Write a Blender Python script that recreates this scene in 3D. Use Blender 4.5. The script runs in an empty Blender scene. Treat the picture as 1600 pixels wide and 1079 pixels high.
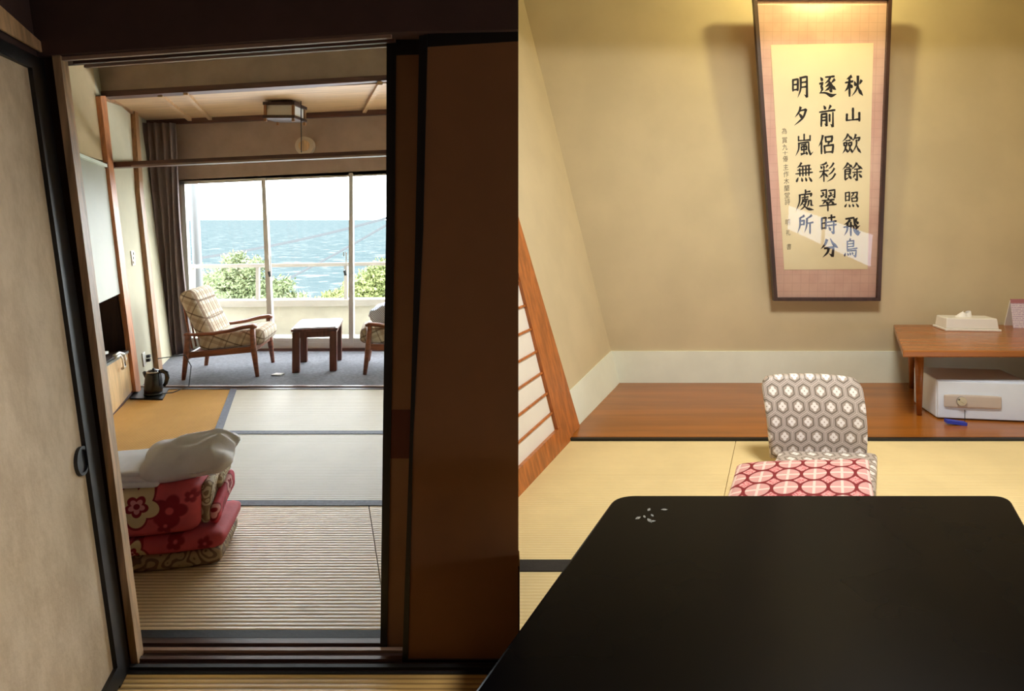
import bpy, bmesh, math, random
from mathutils import Vector, Matrix, noise
random.seed(7)
sc = bpy.context.scene
COL = sc.collection
PI = math.pi

# ------------------------------------------------------------------ camera, sky, exposure
FOC, CX, CY, CAMZ = 1000.0, 880.0, 340.0, 1.45
cam_d = bpy.data.cameras.new('camera')
cam = bpy.data.objects.new('camera', cam_d); COL.objects.link(cam)
cam.location = (0, 0, CAMZ); cam.rotation_euler = (PI / 2, 0, 0)
cam_d.sensor_width = 36; cam_d.lens = FOC / 1600 * 36
cam_d.shift_x = (800 - CX) / 1600; cam_d.shift_y = (CY - 539.5) / 1600
cam_d.clip_start = 0.02; cam_d.clip_end = 20000
sc.camera = cam

w = bpy.data.worlds.new('overcast_sky'); sc.world = w; w.use_nodes = True
bg = w.node_tree.nodes['Background']
bg.inputs[0].default_value = (0.90, 0.96, 1.0, 1); bg.inputs[1].default_value = 16.0
sc.view_settings.view_transform = 'Standard'; sc.view_settings.look = 'None'
sc.view_settings.gamma = 1; sc.view_settings.use_curve_mapping = False
sc.view_settings.exposure = 0.0
sc.cycles.max_bounces = 10; sc.cycles.diffuse_bounces = 6; sc.cycles.transparent_max_bounces = 16
sc.cycles.sample_clamp_indirect = 6

ROOM_LAMP = 66.0      # ceiling lamp of the alcove room
ALCOVE_LAMP = 430.0    # hidden bulb above the scroll
REAR_WINDOW = 9.0     # papered window in the right wall of the alcove room

# ------------------------------------------------------------------ geometry helpers
def W(px, py, Y):
    return Vector(((px - CX) / FOC * Y, Y, CAMZ - (py - CY) / FOC * Y))
def G(px, py, z=0.0):
    return W(px, py, (CAMZ - z) * FOC / (py - CY))
def PLN(px, py, p0, n):
    d = Vector(((px - CX) / FOC, 1, -(py - CY) / FOC)); c = Vector((0, 0, CAMZ))
    return c + d * ((p0 - c).dot(n) / d.dot(n))
def V(*a): return Vector(a)

class MB:
    def __init__(s): s.v = []; s.f = []
    def prism(s, poly, vec):
        n = len(poly); b = len(s.v); vec = Vector(vec)
        s.v += [Vector(p) for p in poly] + [Vector(p) + vec for p in poly]
        s.f.append([b + i for i in range(n)]); s.f.append([b + n + i for i in reversed(range(n))])
        for i in range(n):
            j = (i + 1) % n; s.f.append([b + i, b + n + i, b + n + j, b + j])
        return s
    def box(s, c, size, rot=None):
        hx, hy, hz = (q / 2 for q in size); c = Vector(c)
        pts = [Vector((x, y, -hz)) for x, y in ((-hx, -hy), (hx, -hy), (hx, hy), (-hx, hy))]
        up = Vector((0, 0, size[2]))
        if rot is not None: pts = [rot @ p for p in pts]; up = rot @ up
        return s.prism([c + p for p in pts], up)
    def tube(s, path, r, n=10, flat=None, up=None):
        path = [Vector(p) for p in path]; m = len(path)
        rr = r if isinstance(r, (list, tuple)) else [r] * m
        b = len(s.v)
        for i, p in enumerate(path):
            t = (path[min(i + 1, m - 1)] - path[max(i - 1, 0)]).normalized()
            ref = Vector(up) if up else (Vector((0, 0, 1)) if abs(t.z) < .9 else Vector((0, 1, 0)))
            a = t.cross(ref).normalized(); c = a.cross(t).normalized()
            fa, fc = flat if flat else (1, 1)
            for k in range(n):
                an = 2 * PI * k / n
                s.v.append(p + a * (math.cos(an) * rr[i] * fa) + c * (math.sin(an) * rr[i] * fc))
        for i in range(m - 1):
            for k in range(n):
                k2 = (k + 1) % n
                s.f.append([b + i * n + k, b + i * n + k2, b + (i + 1) * n + k2, b + (i + 1) * n + k])
        s.f.append([b + k for k in reversed(range(n))]); s.f.append([b + (m - 1) * n + k for k in range(n)])
        return s
    def lathe(s, prof, c=(0, 0, 0), n=24):
        b = len(s.v); c = Vector(c)
        for r, z in prof:
            for k in range(n):
                an = 2 * PI * k / n; s.v.append(c + Vector((r * math.cos(an), r * math.sin(an), z)))
        for i in range(len(prof) - 1):
            for k in range(n):
                k2 = (k + 1) % n
                s.f.append([b + i * n + k, b + i * n + k2, b + (i + 1) * n + k2, b + (i + 1) * n + k])
        s.f.append([b + k for k in reversed(range(n))]); s.f.append([b + (len(prof) - 1) * n + k for k in range(n)])
        return s
    def rbox(s, c, size, r, n=8, rot=None, fn=None):
        """rounded, subdivided box; fn(p) may displace each local point"""
        bm = bmesh.new(); bmesh.ops.create_cube(bm, size=2)
        bmesh.ops.subdivide_edges(bm, edges=bm.edges[:], cuts=n, use_grid_fill=True)
        h = Vector(size) / 2; b = len(s.v); c = Vector(c)
        bm.verts.ensure_lookup_table()
        for v in bm.verts:
            p = Vector((math.copysign(abs(v.co.x) ** .6, v.co.x) * h.x, math.copysign(abs(v.co.y) ** .6, v.co.y) * h.y, math.copysign(abs(v.co.z) ** .6, v.co.z) * h.z))
            q = Vector([max(-h[i] + min(r, h[i]), min(h[i] - min(r, h[i]), p[i])) for i in range(3)])
            d = p - q
            # sphere-like rounding per axis group
            m = max(abs(d.x) / min(r, h.x), abs(d.y) / min(r, h.y), abs(d.z) / min(r, h.z), 1e-9)
            e = Vector((d.x / min(r, h.x), d.y / min(r, h.y), d.z / min(r, h.z)))
            if e.length > 1e-9:
                e = e.normalized() * m
                p = q + Vector((e.x * min(r, h.x), e.y * min(r, h.y), e.z * min(r, h.z)))
            if fn: p = Vector(fn(p))
            if rot is not None: p = rot @ p
            s.v.append(c + p)
        for f in bm.faces: s.f.append([b + v.index for v in f.verts])
        bm.free(); return s
    def grid(s, fn, nu, nv):
        b = len(s.v)
        for i in range(nu + 1):
            for j in range(nv + 1): s.v.append(Vector(fn(i / nu, j / nv)))
        for i in range(nu):
            for j in range(nv):
                a = b + i * (nv + 1) + j; s.f.append([a, a + 1, a + nv + 2, a + nv + 1])
        return s
    def build(s, name, mat, parent=None, smooth=False, bevel=0, base=None, subsurf=0, recalc=True):
        """links ONE mesh object; verts are world coords (or local when the parent is rotated and local=True)"""
        me = bpy.data.meshes.new(name)
        if parent is not None: o0 = Vector(parent.get('_o', (0, 0, 0)))
        elif base is not None: o0 = Vector(base)
        else:
            xs = [p.x for p in s.v]; ys = [p.y for p in s.v]; zs = [p.z for p in s.v]
            o0 = Vector(((min(xs) + max(xs)) / 2, (min(ys) + max(ys)) / 2, min(zs)))
        me.from_pydata([tuple(p - o0) for p in s.v], [], s.f)
        bm = bmesh.new(); bm.from_mesh(me)
        if recalc: bmesh.ops.recalc_face_normals(bm, faces=bm.faces[:])
        bm.to_mesh(me); bm.free()
        if smooth:
            for p in me.polygons: p.use_smooth = True
        me.materials.append(mat)
        o = bpy.data.objects.new(name, me); COL.objects.link(o)
        if parent is not None:
            o.parent = parent; o['_o'] = tuple(o0)
        else:
            o.location = o0; o['_o'] = tuple(o0)
        if bevel:
            bv = o.modifiers.new('bevel', 'BEVEL'); bv.width = bevel; bv.segments = 2; bv.limit_method = 'ANGLE'
        if subsurf:
            ss = o.modifiers.new('subdivision', 'SUBSURF'); ss.levels = subsurf; ss.render_levels = subsurf
        return o

def tag(o, label, cat, group=None, kind=None):
    o['label'] = label; o['category'] = cat
    if group: o['group'] = group
    if kind: o['kind'] = kind
    return o
def struct(o, label=None):
    o['kind'] = 'structure'
    if label: o['label'] = label
    return o
def thing(name, label, cat, loc=(0, 0, 0), rz=0.0, group=None, local=False):
    o = bpy.data.objects.new(name, None); COL.objects.link(o); o.empty_display_size = .05
    o.location = loc; o.rotation_euler = (0, 0, rz)
    o['_o'] = (0, 0, 0) if local else tuple(loc)
    return tag(o, label, cat, group)

# ------------------------------------------------------------------ materials
def lin(c):
    return tuple(((x / 255) / 12.92 if x / 255 <= .04045 else ((x / 255 + .055) / 1.055) ** 2.4) for x in c) + (1,)
class NT:
    def __init__(s, name, rough=.6, metal=0, spec=.5):
        s.mat = bpy.data.materials.new(name); s.mat.use_nodes = True
        s.n = s.mat.node_tree.nodes; s.l = s.mat.node_tree.links
        s.b = s.n['Principled BSDF']
        s.b.inputs['Roughness'].default_value = rough; s.b.inputs['Metallic'].default_value = metal
        s.b.inputs['Specular IOR Level'].default_value = spec
        s.tc = s.n.new('ShaderNodeTexCoord')
    def lk(s, inp, val):
        if hasattr(val, 'node'): s.l.new(val, inp)
        else: inp.default_value = val
    def m(s, op, a, b=None, c=None):
        n = s.n.new('ShaderNodeMath'); n.operation = op
        for i, x in enumerate((a, b, c)):
            if x is not None: s.lk(n.inputs[i], x)
        return n.outputs[0]
    def step(s, a, lo, hi):       # smooth 0..1 between lo and hi
        n = s.n.new('ShaderNodeMapRange'); n.interpolation_type = 'SMOOTHSTEP'
        s.lk(n.inputs[0], a); n.inputs[1].default_value = lo; n.inputs[2].default_value = hi
        return n.outputs[0]
    def mix(s, f, a, b):
        n = s.n.new('ShaderNodeMix'); n.data_type = 'RGBA'
        s.lk(n.inputs[0], f); s.lk(n.inputs[6], a); s.lk(n.inputs[7], b); return n.outputs[2]
    def xyz(s, scale=(1, 1, 1), out='Object'):
        mp = s.n.new('ShaderNodeMapping'); s.l.new(s.tc.outputs[out], mp.inputs[0]); mp.inputs['Scale'].default_value = scale
        sp = s.n.new('ShaderNodeSeparateXYZ'); s.l.new(mp.outputs[0], sp.inputs[0])
        s.vec = mp.outputs[0]; return sp.outputs
    def noise(s, scale=8, detail=3, stretch=(1, 1, 1), rough=.55):
        mp = s.n.new('ShaderNodeMapping'); s.l.new(s.tc.outputs['Object'], mp.inputs[0]); mp.inputs['Scale'].default_value = stretch
        n = s.n.new('ShaderNodeTexNoise'); s.l.new(mp.outputs[0], n.inputs['Vector'])
        n.inputs['Scale'].default_value = scale; n.inputs['Detail'].default_value = detail; n.inputs['Roughness'].default_value = rough
        return n.outputs[0]
    def bump(s, h, strength=.3, dist=.01):
        n = s.n.new('ShaderNodeBump'); n.inputs['Strength'].default_value = strength; n.inputs['Distance'].default_value = dist
        s.lk(n.inputs['Height'], h); s.l.new(n.outputs[0], s.b.inputs['Normal'])
    def col(s, c): s.lk(s.b.inputs['Base Color'], c); return s
    def emit(s, c, st):
        s.lk(s.b.inputs['Emission Color'], c); s.b.inputs['Emission Strength'].default_value = st

def plain(name, rgb, rough=.6, var=.12, scale=9, bump=.15, dist=.004, metal=0, spec=.5, stretch=(1, 1, 1)):
    t = NT(name, rough, metal, spec); c = lin(rgb)
    f = t.noise(scale, 4, stretch)
    a = tuple(x * (1 - var) for x in c[:3]) + (1,); b = tuple(min(1, x * (1 + var)) for x in c[:3]) + (1,)
    t.col(t.mix(t.step(f, .3, .7), a, b))
    if bump: t.bump(f, bump, dist)
    return t.mat
def wood(name, rgb, rough=.4, axis='x', scale=1.0, var=.3, spec=.5):
    st = {'x': (1.2, 14, 14), 'y': (14, 1.2, 14), 'z': (14, 14, 1.2)}[axis]
    t = NT(name, rough, 0, spec); c = lin(rgb)
    f = t.noise(2.2 * scale, 5, st, .62)
    a = tuple(x * (1 - var) for x in c[:3]) + (1,); b = tuple(min(1, x * (1 + var * .8)) for x in c[:3]) + (1,)
    t.col(t.mix(t.step(f, .32, .68), a, b)); t.bump(f, .08, .002)
    return t.mat
def tatami(name, light, dark, axis, period, rough, spec, amp=.6):
    t = NT(name, rough, 0, spec); x, y, z = t.xyz()
    q = y if axis == 'y' else x
    wv = t.m('MULTIPLY_ADD', t.m('SINE', t.m('MULTIPLY', q, 2 * PI / period)), .5, .5)
    n = t.noise(3, 4, (1, 1, 1)); n2 = t.noise(120, 2, (.15, 1, 1) if axis == 'y' else (1, .15, 1))
    c1 = t.mix(t.step(n, .3, .7), lin(light), tuple(v * .9 for v in lin(light)[:3]) + (1,))
    f = t.m('MULTIPLY', t.step(wv, .0, .55), 1.0)
    base = t.mix(t.m('MULTIPLY_ADD', f, amp, 1 - amp), lin(dark), c1)
    base = t.mix(t.m('MULTIPLY', t.step(n2, .45, .8), .18), base, lin(dark))
    t.col(base); t.bump(t.m('ADD', wv, t.m('MULTIPLY', n2, .4)), .5, .003)
    return t.mat

M = {}
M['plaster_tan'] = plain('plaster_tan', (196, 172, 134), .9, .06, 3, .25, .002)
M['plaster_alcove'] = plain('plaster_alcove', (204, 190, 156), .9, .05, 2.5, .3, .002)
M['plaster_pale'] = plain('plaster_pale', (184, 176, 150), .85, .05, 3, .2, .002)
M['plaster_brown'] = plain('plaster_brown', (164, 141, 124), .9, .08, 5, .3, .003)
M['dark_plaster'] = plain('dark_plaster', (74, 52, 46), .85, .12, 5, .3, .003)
M['black_lacquer'] = plain('black_lacquer', (16, 14, 15), .42, .1, 6, .03)
M['dark_wood'] = wood('dark_wood', (58, 38, 34), .4, 'x')
M['sill_wood'] = wood('sill_wood', (92, 66, 56), .35, 'x')
M['sill_wood_pale'] = wood('sill_wood_pale', (150, 122, 104), .35, 'x')
M['post_wood'] = wood('post_wood', (206, 170, 128), .5, 'z')
M['post_orange'] = wood('post_orange', (190, 122, 76), .5, 'z')
M['post_brown'] = wood('post_brown', (150, 108, 70), .5, 'z')
M['beam_wood'] = wood('beam_wood', (92, 58, 48), .5, 'x')
M['ceiling_wood'] = wood('ceiling_wood', (190, 152, 110), .5, 'x', .8, .16)
M['fusuma_brown'] = plain('fusuma_brown', (132, 88, 50), .8, .05, 4, .1, .002)
M['fusuma_strip'] = plain('fusuma_strip', (142, 104, 72), .8, .05, 4, .1, .002)
M['fusuma_red'] = plain('fusuma_red', (96, 50, 36), .8, .05, 4, .1, .002)
M['shoji_wood'] = wood('shoji_wood', (176, 104, 48), .4, 'z')
M['toko_wood'] = wood('toko_wood', (152, 90, 28), .25, 'x', .35, .16)
M['shelf_wood'] = wood('shelf_wood', (156, 94, 42), .25, 'x', .5, .16)
M['white_strip'] = plain('white_strip', (232, 238, 224), .7, .03, 5, .05)
M['tatami_left'] = tatami('tatami_left', (236, 208, 166), (138, 98, 68), 'y', .0215, .5, .34, .62)
M['tatami_far'] = tatami('tatami_far', (186, 174, 150), (160, 144, 120), 'y', .0215, .5, .3, .5)  # window sheen put into a greyer base than the near mats
M['tatami_ochre'] = tatami('tatami_ochre', (206, 156, 84), (150, 104, 52), 'x', .02, .85, .15, .6)  # same mats; ochre base stands in for a weave turned out of the sheen
M['tatami_hall'] = tatami('tatami_hall', (220, 182, 112), (130, 92, 50), 'y', .0215, .6, .4, .7)
M['tatami_right'] = tatami('tatami_right', (236, 216, 164), (218, 194, 138), 'y', .016, .6, .3, .55)
M['border_black'] = plain('border_black', (26, 25, 27), .7, .2, 60, .2)
M['border_grey'] = plain('border_grey', (84, 84, 96), .7, .2, 60, .2)
M['carpet'] = plain('carpet', (110, 110, 116), .95, .2, 40, .5, .006)
M['aluminium'] = plain('aluminium', (205, 200, 192), .4, .04, 5, .0, metal=.25)
M['concrete_white'] = plain('concrete_white', (166, 161, 146), .8, .1, 3, .2)
M['rail_white'] = plain('rail_white', (150, 144, 134), .5, .05, 5, .0)
M['pole_grey'] = plain('pole_grey', (84, 86, 86), .6, .05, 5, .0)
M['white_plastic'] = plain('white_plastic', (236, 234, 226), .35, .02, 5, .0)
M['beige_plastic'] = plain('beige_plastic', (196, 180, 158), .4, .03, 5, .0)
M['grey_glass_dark'] = plain('dark_hardware', (34, 35, 37), .5, .05, 5, .0)
M['black_plastic'] = plain('black_plastic', (24, 24, 25), .25, .1, 6, .0)
M['steel'] = plain('steel', (190, 192, 196), .25, .03, 5, .0, metal=1)
M['chair_wood'] = wood('chair_wood', (138, 80, 52), .4, 'x', 1.5)
M['coffee_wood'] = wood('coffee_wood', (98, 56, 44), .35, 'z', 1.5)
M['coffee_top'] = plain('coffee_top', (206, 202, 196), .12, .03, 4, .0, spec=.8)
M['white_cloth'] = plain('white_cloth', (240, 237, 238), .9, .04, 14, .3, .006)
M['blue_cloth'] = None
M['paper_fusuma'] = None
M['ink'] = plain('ink', (30, 27, 26), .6, .1, 30, .0)
M['ink_faint'] = plain('ink_faint', (96, 84, 66), .7, .1, 30, .0)
M['scroll_paper'] = plain('scroll_paper', (250, 238, 200), .8, .03, 4, .0)
M['frame_dark'] = wood('frame_dark', (64, 42, 36), .4, 'z')
M['safe_white'] = plain('safe_white', (222, 234, 250), .38, .02, 6, .0)  # blue tint stands in for cool daylight on the white safe
M['safe_plate'] = plain('safe_plate', (196, 184, 172), .4, .03, 6, .0)
M['blue_tag'] = plain('blue_tag', (44, 62, 180), .5, .05, 6, .0)
M['tissue'] = plain('tissue', (246, 244, 240), .9, .03, 20, .3)
M['cabinet_pale'] = plain('cabinet_pale', (176, 174, 158), .6, .03, 4, .0)
M['cabinet_tan'] = wood('cabinet_tan', (208, 170, 118), .45, 'z', 1, .15)
M['recess_dark'] = wood('recess_dark', (62, 44, 36), .6, 'z')
M['counter_grey'] = plain('counter_grey', (120, 126, 126), .35, .05, 6, .0)
M['curtain'] = None

def mk_paper():
    t = NT('paper_fusuma', .85); f = t.noise(7, 5, (1, 1, .55), .7); g = t.noise(60, 3)
    t.col(t.mix(t.step(f, .35, .7), lin((214, 194, 164)), lin((190, 168, 138))))
    t.bump(t.m('ADD', f, t.m('MULTIPLY', g, .5)), .5, .006); return t.mat
M['paper_fusuma'] = mk_paper()
def mk_curtain():
    t = NT('curtain', .9); x, y, z = t.xyz(); n = t.noise(90, 2, (1, 1, .1)); f = t.noise(3, 3, (6, 1, .3))
    t.col(t.mix(n, lin((132, 117, 112)), lin((108, 93, 90)))); t.bump(n, .3, .002); return t.mat
M['curtain'] = mk_curtain()
def mk_blue():
    t = NT('blue_cloth', .9); x, y, z = t.xyz()
    s1 = t.step(t.m('SINE', t.m('MULTIPLY', t.m('ADD', x, z), 330)), .2, .7)
    t.col(t.mix(s1, lin((226, 226, 232)), lin((140, 148, 186)))); t.bump(t.noise(14, 3), .4, .01); return t.mat
M['blue_cloth'] = mk_blue()
def mk_glass(name, tint=(1, 1, 1, 1), refl=1.0):
    t = NT(name); n, l = t.n, t.l
    tr = n.new('ShaderNodeBsdfTransparent'); tr.inputs[0].default_value = tint
    gl = n.new('ShaderNodeBsdfGlossy'); gl.inputs['Roughness'].default_value = .02
    fr = n.new('ShaderNodeFresnel'); fr.inputs[0].default_value = 1.45
    mx = n.new('ShaderNodeMixShader'); l.new(t.m('MULTIPLY', fr.outputs[0], refl), mx.inputs[0])
    l.new(tr.outputs[0], mx.inputs[1]); l.new(gl.outputs[0], mx.inputs[2])
    l.new(mx.outputs[0], n['Material Output'].inputs[0]); return t.mat
M['glass'] = mk_glass('window_glass', (.97, .98, .98, 1), .5)
M['picture_glass'] = mk_glass('picture_glass', (1, 1, 1, 1), .5)
def mk_emit(name, rgb, st):
    t = NT(name, .6); t.col(lin(rgb)); t.emit(lin(rgb), st); return t.mat
def mk_hex(name, cell, ax=('x', 'z')):
    t = NT(name, .45, 0, .5); o = dict(zip('xyz', t.xyz((1 / cell,) * 3)))
    px, py = o[ax[0]], o[ax[1]]
    def cellc(dx, dy):
        ax_ = t.m('SUBTRACT', t.m('FLOORED_MODULO', t.m('ADD', px, dx), 1.0), .5)
        ay_ = t.m('SUBTRACT', t.m('FLOORED_MODULO', t.m('ADD', py, dy), 1.732), .866)
        return t.m('ABSOLUTE', ax_), t.m('ABSOLUTE', ay_)
    a, b = cellc(0, 0), cellc(.5, .866)
    la = t.m('ADD', t.m('MULTIPLY', a[0], a[0]), t.m('MULTIPLY', a[1], a[1]))
    lb = t.m('ADD', t.m('MULTIPLY', b[0], b[0]), t.m('MULTIPLY', b[1], b[1]))
    sel = t.m('LESS_THAN', lb, la)
    def pick(i): return t.m('ADD', t.m('MULTIPLY', sel, b[i]), t.m('MULTIPLY', t.m('SUBTRACT', 1, sel), a[i]))
    x, y = pick(0), pick(1)
    h = t.m('MAXIMUM', x, t.m('ADD', t.m('MULTIPLY', x, .5), t.m('MULTIPLY', y, .866)))
    ring = t.m('MULTIPLY', t.step(h, .285, .30), t.m('SUBTRACT', 1, t.step(h, .375, .39)))
    line = t.m('MULTIPLY', t.step(h, .425, .435), t.m('SUBTRACT', 1, t.step(h, .455, .465)))
    def dist(cx, cy):
        u = t.m('SUBTRACT', x, cx); v = t.m('SUBTRACT', y, cy)
        return t.m('SQRT', t.m('ADD', t.m('MULTIPLY', u, u), t.m('MULTIPLY', v, v)))
    fl = t.m('SUBTRACT', 1, t.step(t.m('MINIMUM', dist(.12, 0), dist(0, .14)), .10, .12))
    fl = t.m('MULTIPLY', fl, t.step(dist(0, 0), .03, .045))
    c = t.mix(ring, lin((205, 194, 186)), lin((128, 118, 106)))
    c = t.mix(line, c, lin((142, 130, 120)))
    c = t.mix(t.m('SUBTRACT', 1, t.step(h, .28, .29)), c, lin((182, 168, 156)))
    c = t.mix(fl, c, lin((248, 244, 240)))
    t.col(c); t.bump(t.noise(260, 2), .2, .001); return t.mat
def mk_ring(name, cell, ax=('x', 'y')):
    t = NT(name, .7); o = dict(zip('xyz', t.xyz((1 / cell,) * 3)))
    x = t.m('SUBTRACT', t.m('FLOORED_MODULO', t.m('SUBTRACT', o[ax[0]], t.m('MULTIPLY', o[ax[1]], .42)), 1.0), .5); y = t.m('SUBTRACT', t.m('FLOORED_MODULO', t.m('MULTIPLY', o[ax[1]], .85), 1.0), .5)
    x, y = t.m('ABSOLUTE', x), t.m('ABSOLUTE', y)
    d = t.m('SQRT', t.m('ADD', t.m('MULTIPLY', x, x), t.m('MULTIPLY', y, y)))
    red, pink, white = lin((128, 16, 32)), lin((222, 160, 160)), lin((238, 214, 208))
    n = t.noise(160, 2)
    inner = t.mix(t.m('SUBTRACT', 1, t.step(t.m('MINIMUM', x, y), .04, .06)), t.mix(t.step(n, .45, .6), pink, lin((206, 170, 168))), white)
    c = t.mix(t.step(d, .43, .445), inner, red)
    ex, ey = t.m('SUBTRACT', .5, x), t.m('SUBTRACT', .5, y)
    dia = t.m('SUBTRACT', 1, t.step(t.m('ADD', ex, ey), .25, .27))
    c = t.mix(dia, c, t.mix(t.step(n, .45, .6), lin((232, 176, 176)), lin((206, 96, 108))))
    t.col(c); t.bump(n, .3, .002); return t.mat
def mk_plaid(name):
    t = NT(name, .9); x, y, z = t.xyz()
    c1 = t.m('ADD', t.m('MULTIPLY', x, .42), z); c2 = t.m('SUBTRACT', x, t.m('MULTIPLY', z, .42))
    def lines(q, f, o_=0.0): return t.m('FLOORED_MODULO', t.m('MULTIPLY_ADD', q, f, o_), 1.0)
    def band(q, lo, hi): return t.m('MULTIPLY', t.step(q, lo, lo + .05), t.m('SUBTRACT', 1, t.step(q, hi, hi + .05)))
    a, b, d = lines(y, 8.5, .2), lines(c1, 7.5), lines(c2, 7.5, .3)
    c = t.mix(t.m('MULTIPLY', band(b, .10, .34), .45), lin((204, 190, 166)), lin((150, 122, 96)))
    c = t.mix(t.m('MULTIPLY', band(d, .10, .34), .45), c, lin((150, 122, 96)))
    c = t.mix(t.m('MULTIPLY', band(b, .52, .62), .75), c, lin((92, 66, 48)))
    c = t.mix(t.m('MULTIPLY', band(d, .52, .60), .6), c, lin((92, 66, 48)))
    c = t.mix(t.m('MULTIPLY', band(a, .10, .30), .8), c, lin((128, 98, 74)))
    c = t.mix(t.m('MULTIPLY', band(a, .52, .64), .8), c, lin((96, 68, 50)))
    t.col(c); t.bump(t.noise(120, 2), .4, .002); return t.mat
def mk_floral(name, base, dark, cream, flowers, blots, ax=('x', 'z'), soft=.1):
    t = NT(name, .75); o = dict(zip('xyz', t.xyz())); X, Z = o[ax[0]], o[ax[1]]
    n = t.noise(9, 3); c = t.mix(t.step(n, .3, .7), lin(base), tuple(v * .8 for v in lin(base)[:3]) + (1,))
    def polar(cx, cz):
        u, v = t.m('SUBTRACT', X, cx), t.m('SUBTRACT', Z, cz)
        r = t.m('SQRT', t.m('ADD', t.m('MULTIPLY', u, u), t.m('MULTIPLY', v, v))); return r, t.m('ARCTAN2', v, u)
    for cx, cz, R in blots:
        r, th = polar(cx, cz)
        e = t.m('MULTIPLY_ADD', t.m('ABSOLUTE', t.m('COSINE', t.m('MULTIPLY', th, 2.5))), .32 * R, .68 * R)
        c = t.mix(t.m('SUBTRACT', 1, t.step(t.m('SUBTRACT', r, e), -.006, .006)), c, lin(dark))
        c = t.mix(t.m('SUBTRACT', 1, t.step(t.m('SUBTRACT', r, R * .22), -.004, .004)), c, lin(base))
    for cx, cz, R, ph in flowers:
        r, th = polar(cx, cz); th = t.m('ADD', th, ph)
        co = t.m('ABSOLUTE', t.m('COSINE', t.m('MULTIPLY', th, 2.5)))
        e = t.m('MULTIPLY_ADD', co, .30 * R, .70 * R); d = t.m('SUBTRACT', r, e)
        c = t.mix(t.m('SUBTRACT', 1, t.step(d, .006, .010)), c, lin(dark))
        c = t.mix(t.m('SUBTRACT', 1, t.step(d, -.004, .000)), c, lin(cream))
        e2 = t.m('MULTIPLY_ADD', co, .16 * R, .36 * R); d2 = t.m('SUBTRACT', r, e2)
        c = t.mix(t.m('SUBTRACT', 1, t.step(d2, -.002, .002)), c, lin(dark))
        c = t.mix(t.m('SUBTRACT', 1, t.step(d2, -.016, -.012)), c, lin((226, 150, 150)))
        c = t.mix(t.m('SUBTRACT', 1, t.step(r, R * .12, R * .15)), c, lin(dark))
    t.col(c); t.bump(t.noise(35, 3), .3, .006); return t.mat
def mk_brocade(name, a, b, scale):
    t = NT(name, .8); vo = t.n.new('ShaderNodeTexVoronoi'); vo.feature = 'SMOOTH_F1'; vo.inputs['Scale'].default_value = scale
    t.l.new(t.tc.outputs['Object'], vo.inputs['Vector'])
    wv = t.m('MULTIPLY_ADD', t.m('SINE', t.m('MULTIPLY', vo.outputs['Distance'], 26)), .5, .5)
    t.col(t.mix(t.step(wv, .4, .7), lin(a), lin(b))); t.bump(t.noise(30, 3), .4, .006); return t.mat
M['hex_back'] = mk_hex('hex_brocade_back', .0715, ('x', 'z'))
M['hex_seat'] = mk_hex('hex_brocade_seat', .0715, ('x', 'y'))
M['ring_cloth'] = mk_ring('ring_cloth', .103)
M['plaid'] = mk_plaid('plaid_cloth')
M['lining'] = mk_brocade('lining_brocade', (206, 190, 156), (140, 116, 88), 26)
M['mattress_cloth'] = mk_brocade('mattress_cloth', (176, 152, 114), (118, 92, 68), 20)
M['mount_silk'] = None
def mk_silk():
    t = NT('mount_silk', .55); x, y, z = t.xyz((1 / .055,) * 3)
    a = t.m('ABSOLUTE', t.m('SUBTRACT', t.m('FLOORED_MODULO', x, 1.0), .5)); b = t.m('ABSOLUTE', t.m('SUBTRACT', t.m('FLOORED_MODULO', z, 1.0), .5))
    ln = t.m('MAXIMUM', t.step(a, .45, .49), t.step(b, .45, .49))
    c = t.mix(t.step(t.noise(5, 3), .35, .65), lin((236, 200, 184)), lin((224, 182, 168)))
    t.col(t.mix(t.m('MULTIPLY', ln, .22), c, lin((160, 112, 88)))); return t.mat
M['mount_silk'] = mk_silk()
def mk_sea():
    t = NT('sea_water', 1.0, 0, 0); f = t.noise(1.0, 6, (.05, .05, 1), .65); g = t.noise(1.0, 4, (.13, .13, 1), .6)
    h = t.m('ADD', t.m('MULTIPLY', f, .6), t.m('MULTIPLY', g, .4))
    c = t.mix(t.step(h, .40, .54), lin((53, 63, 65)), lin((60, 68, 69)))
    t.col(t.mix(t.step(h, .53, .60), c, lin((86, 90, 90)))); t.bump(h, .3, 1.0); return t.mat
M['sea'] = mk_sea()
def mk_leaf(name, a, b):
    t = NT(name, .6); n = t.noise(2.2, 3)
    t.col(t.mix(t.step(n, .3, .7), lin(a), lin(b))); return t.mat
M['leaf_a'] = mk_leaf('leaf_pine', (84, 96, 56), (110, 118, 80))
M['leaf_b'] = mk_leaf('leaf_bush', (92, 102, 50), (116, 122, 70))
M['bark'] = plain('bark', (110, 92, 70), .9, .2, 12, .5)
M['wire'] = plain('wire', (22, 27, 30), .6, .05, 5, .0)
M['lamp_white'] = plain('lamp_white', (226, 226, 222), .5, .02, 5, .0)
M['inlay'] = plain('inlay_pearl', (150, 156, 160), .3, .3, 300, .0)
M['table_black'] = None
def mk_table():
    t = NT('table_lacquer', .3, 0, .06); n = t.noise(3, 3); t.col(t.mix(n, lin((3, 4, 7)), lin((5, 6, 11))))
    t.lk(t.b.inputs['Roughness'], t.m('MULTIPLY_ADD', n, .08, .24)); return t.mat
M['table_black'] = mk_table()

# ================================================================== SETTING
YD = 2.06                 # plane of the sliding doors
FR = 0.35                 # alcove tatami raised one step to bring its furniture to size for the camera
def poly(pts, Y): return [W(x, y, Y) for x, y in pts]

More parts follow.
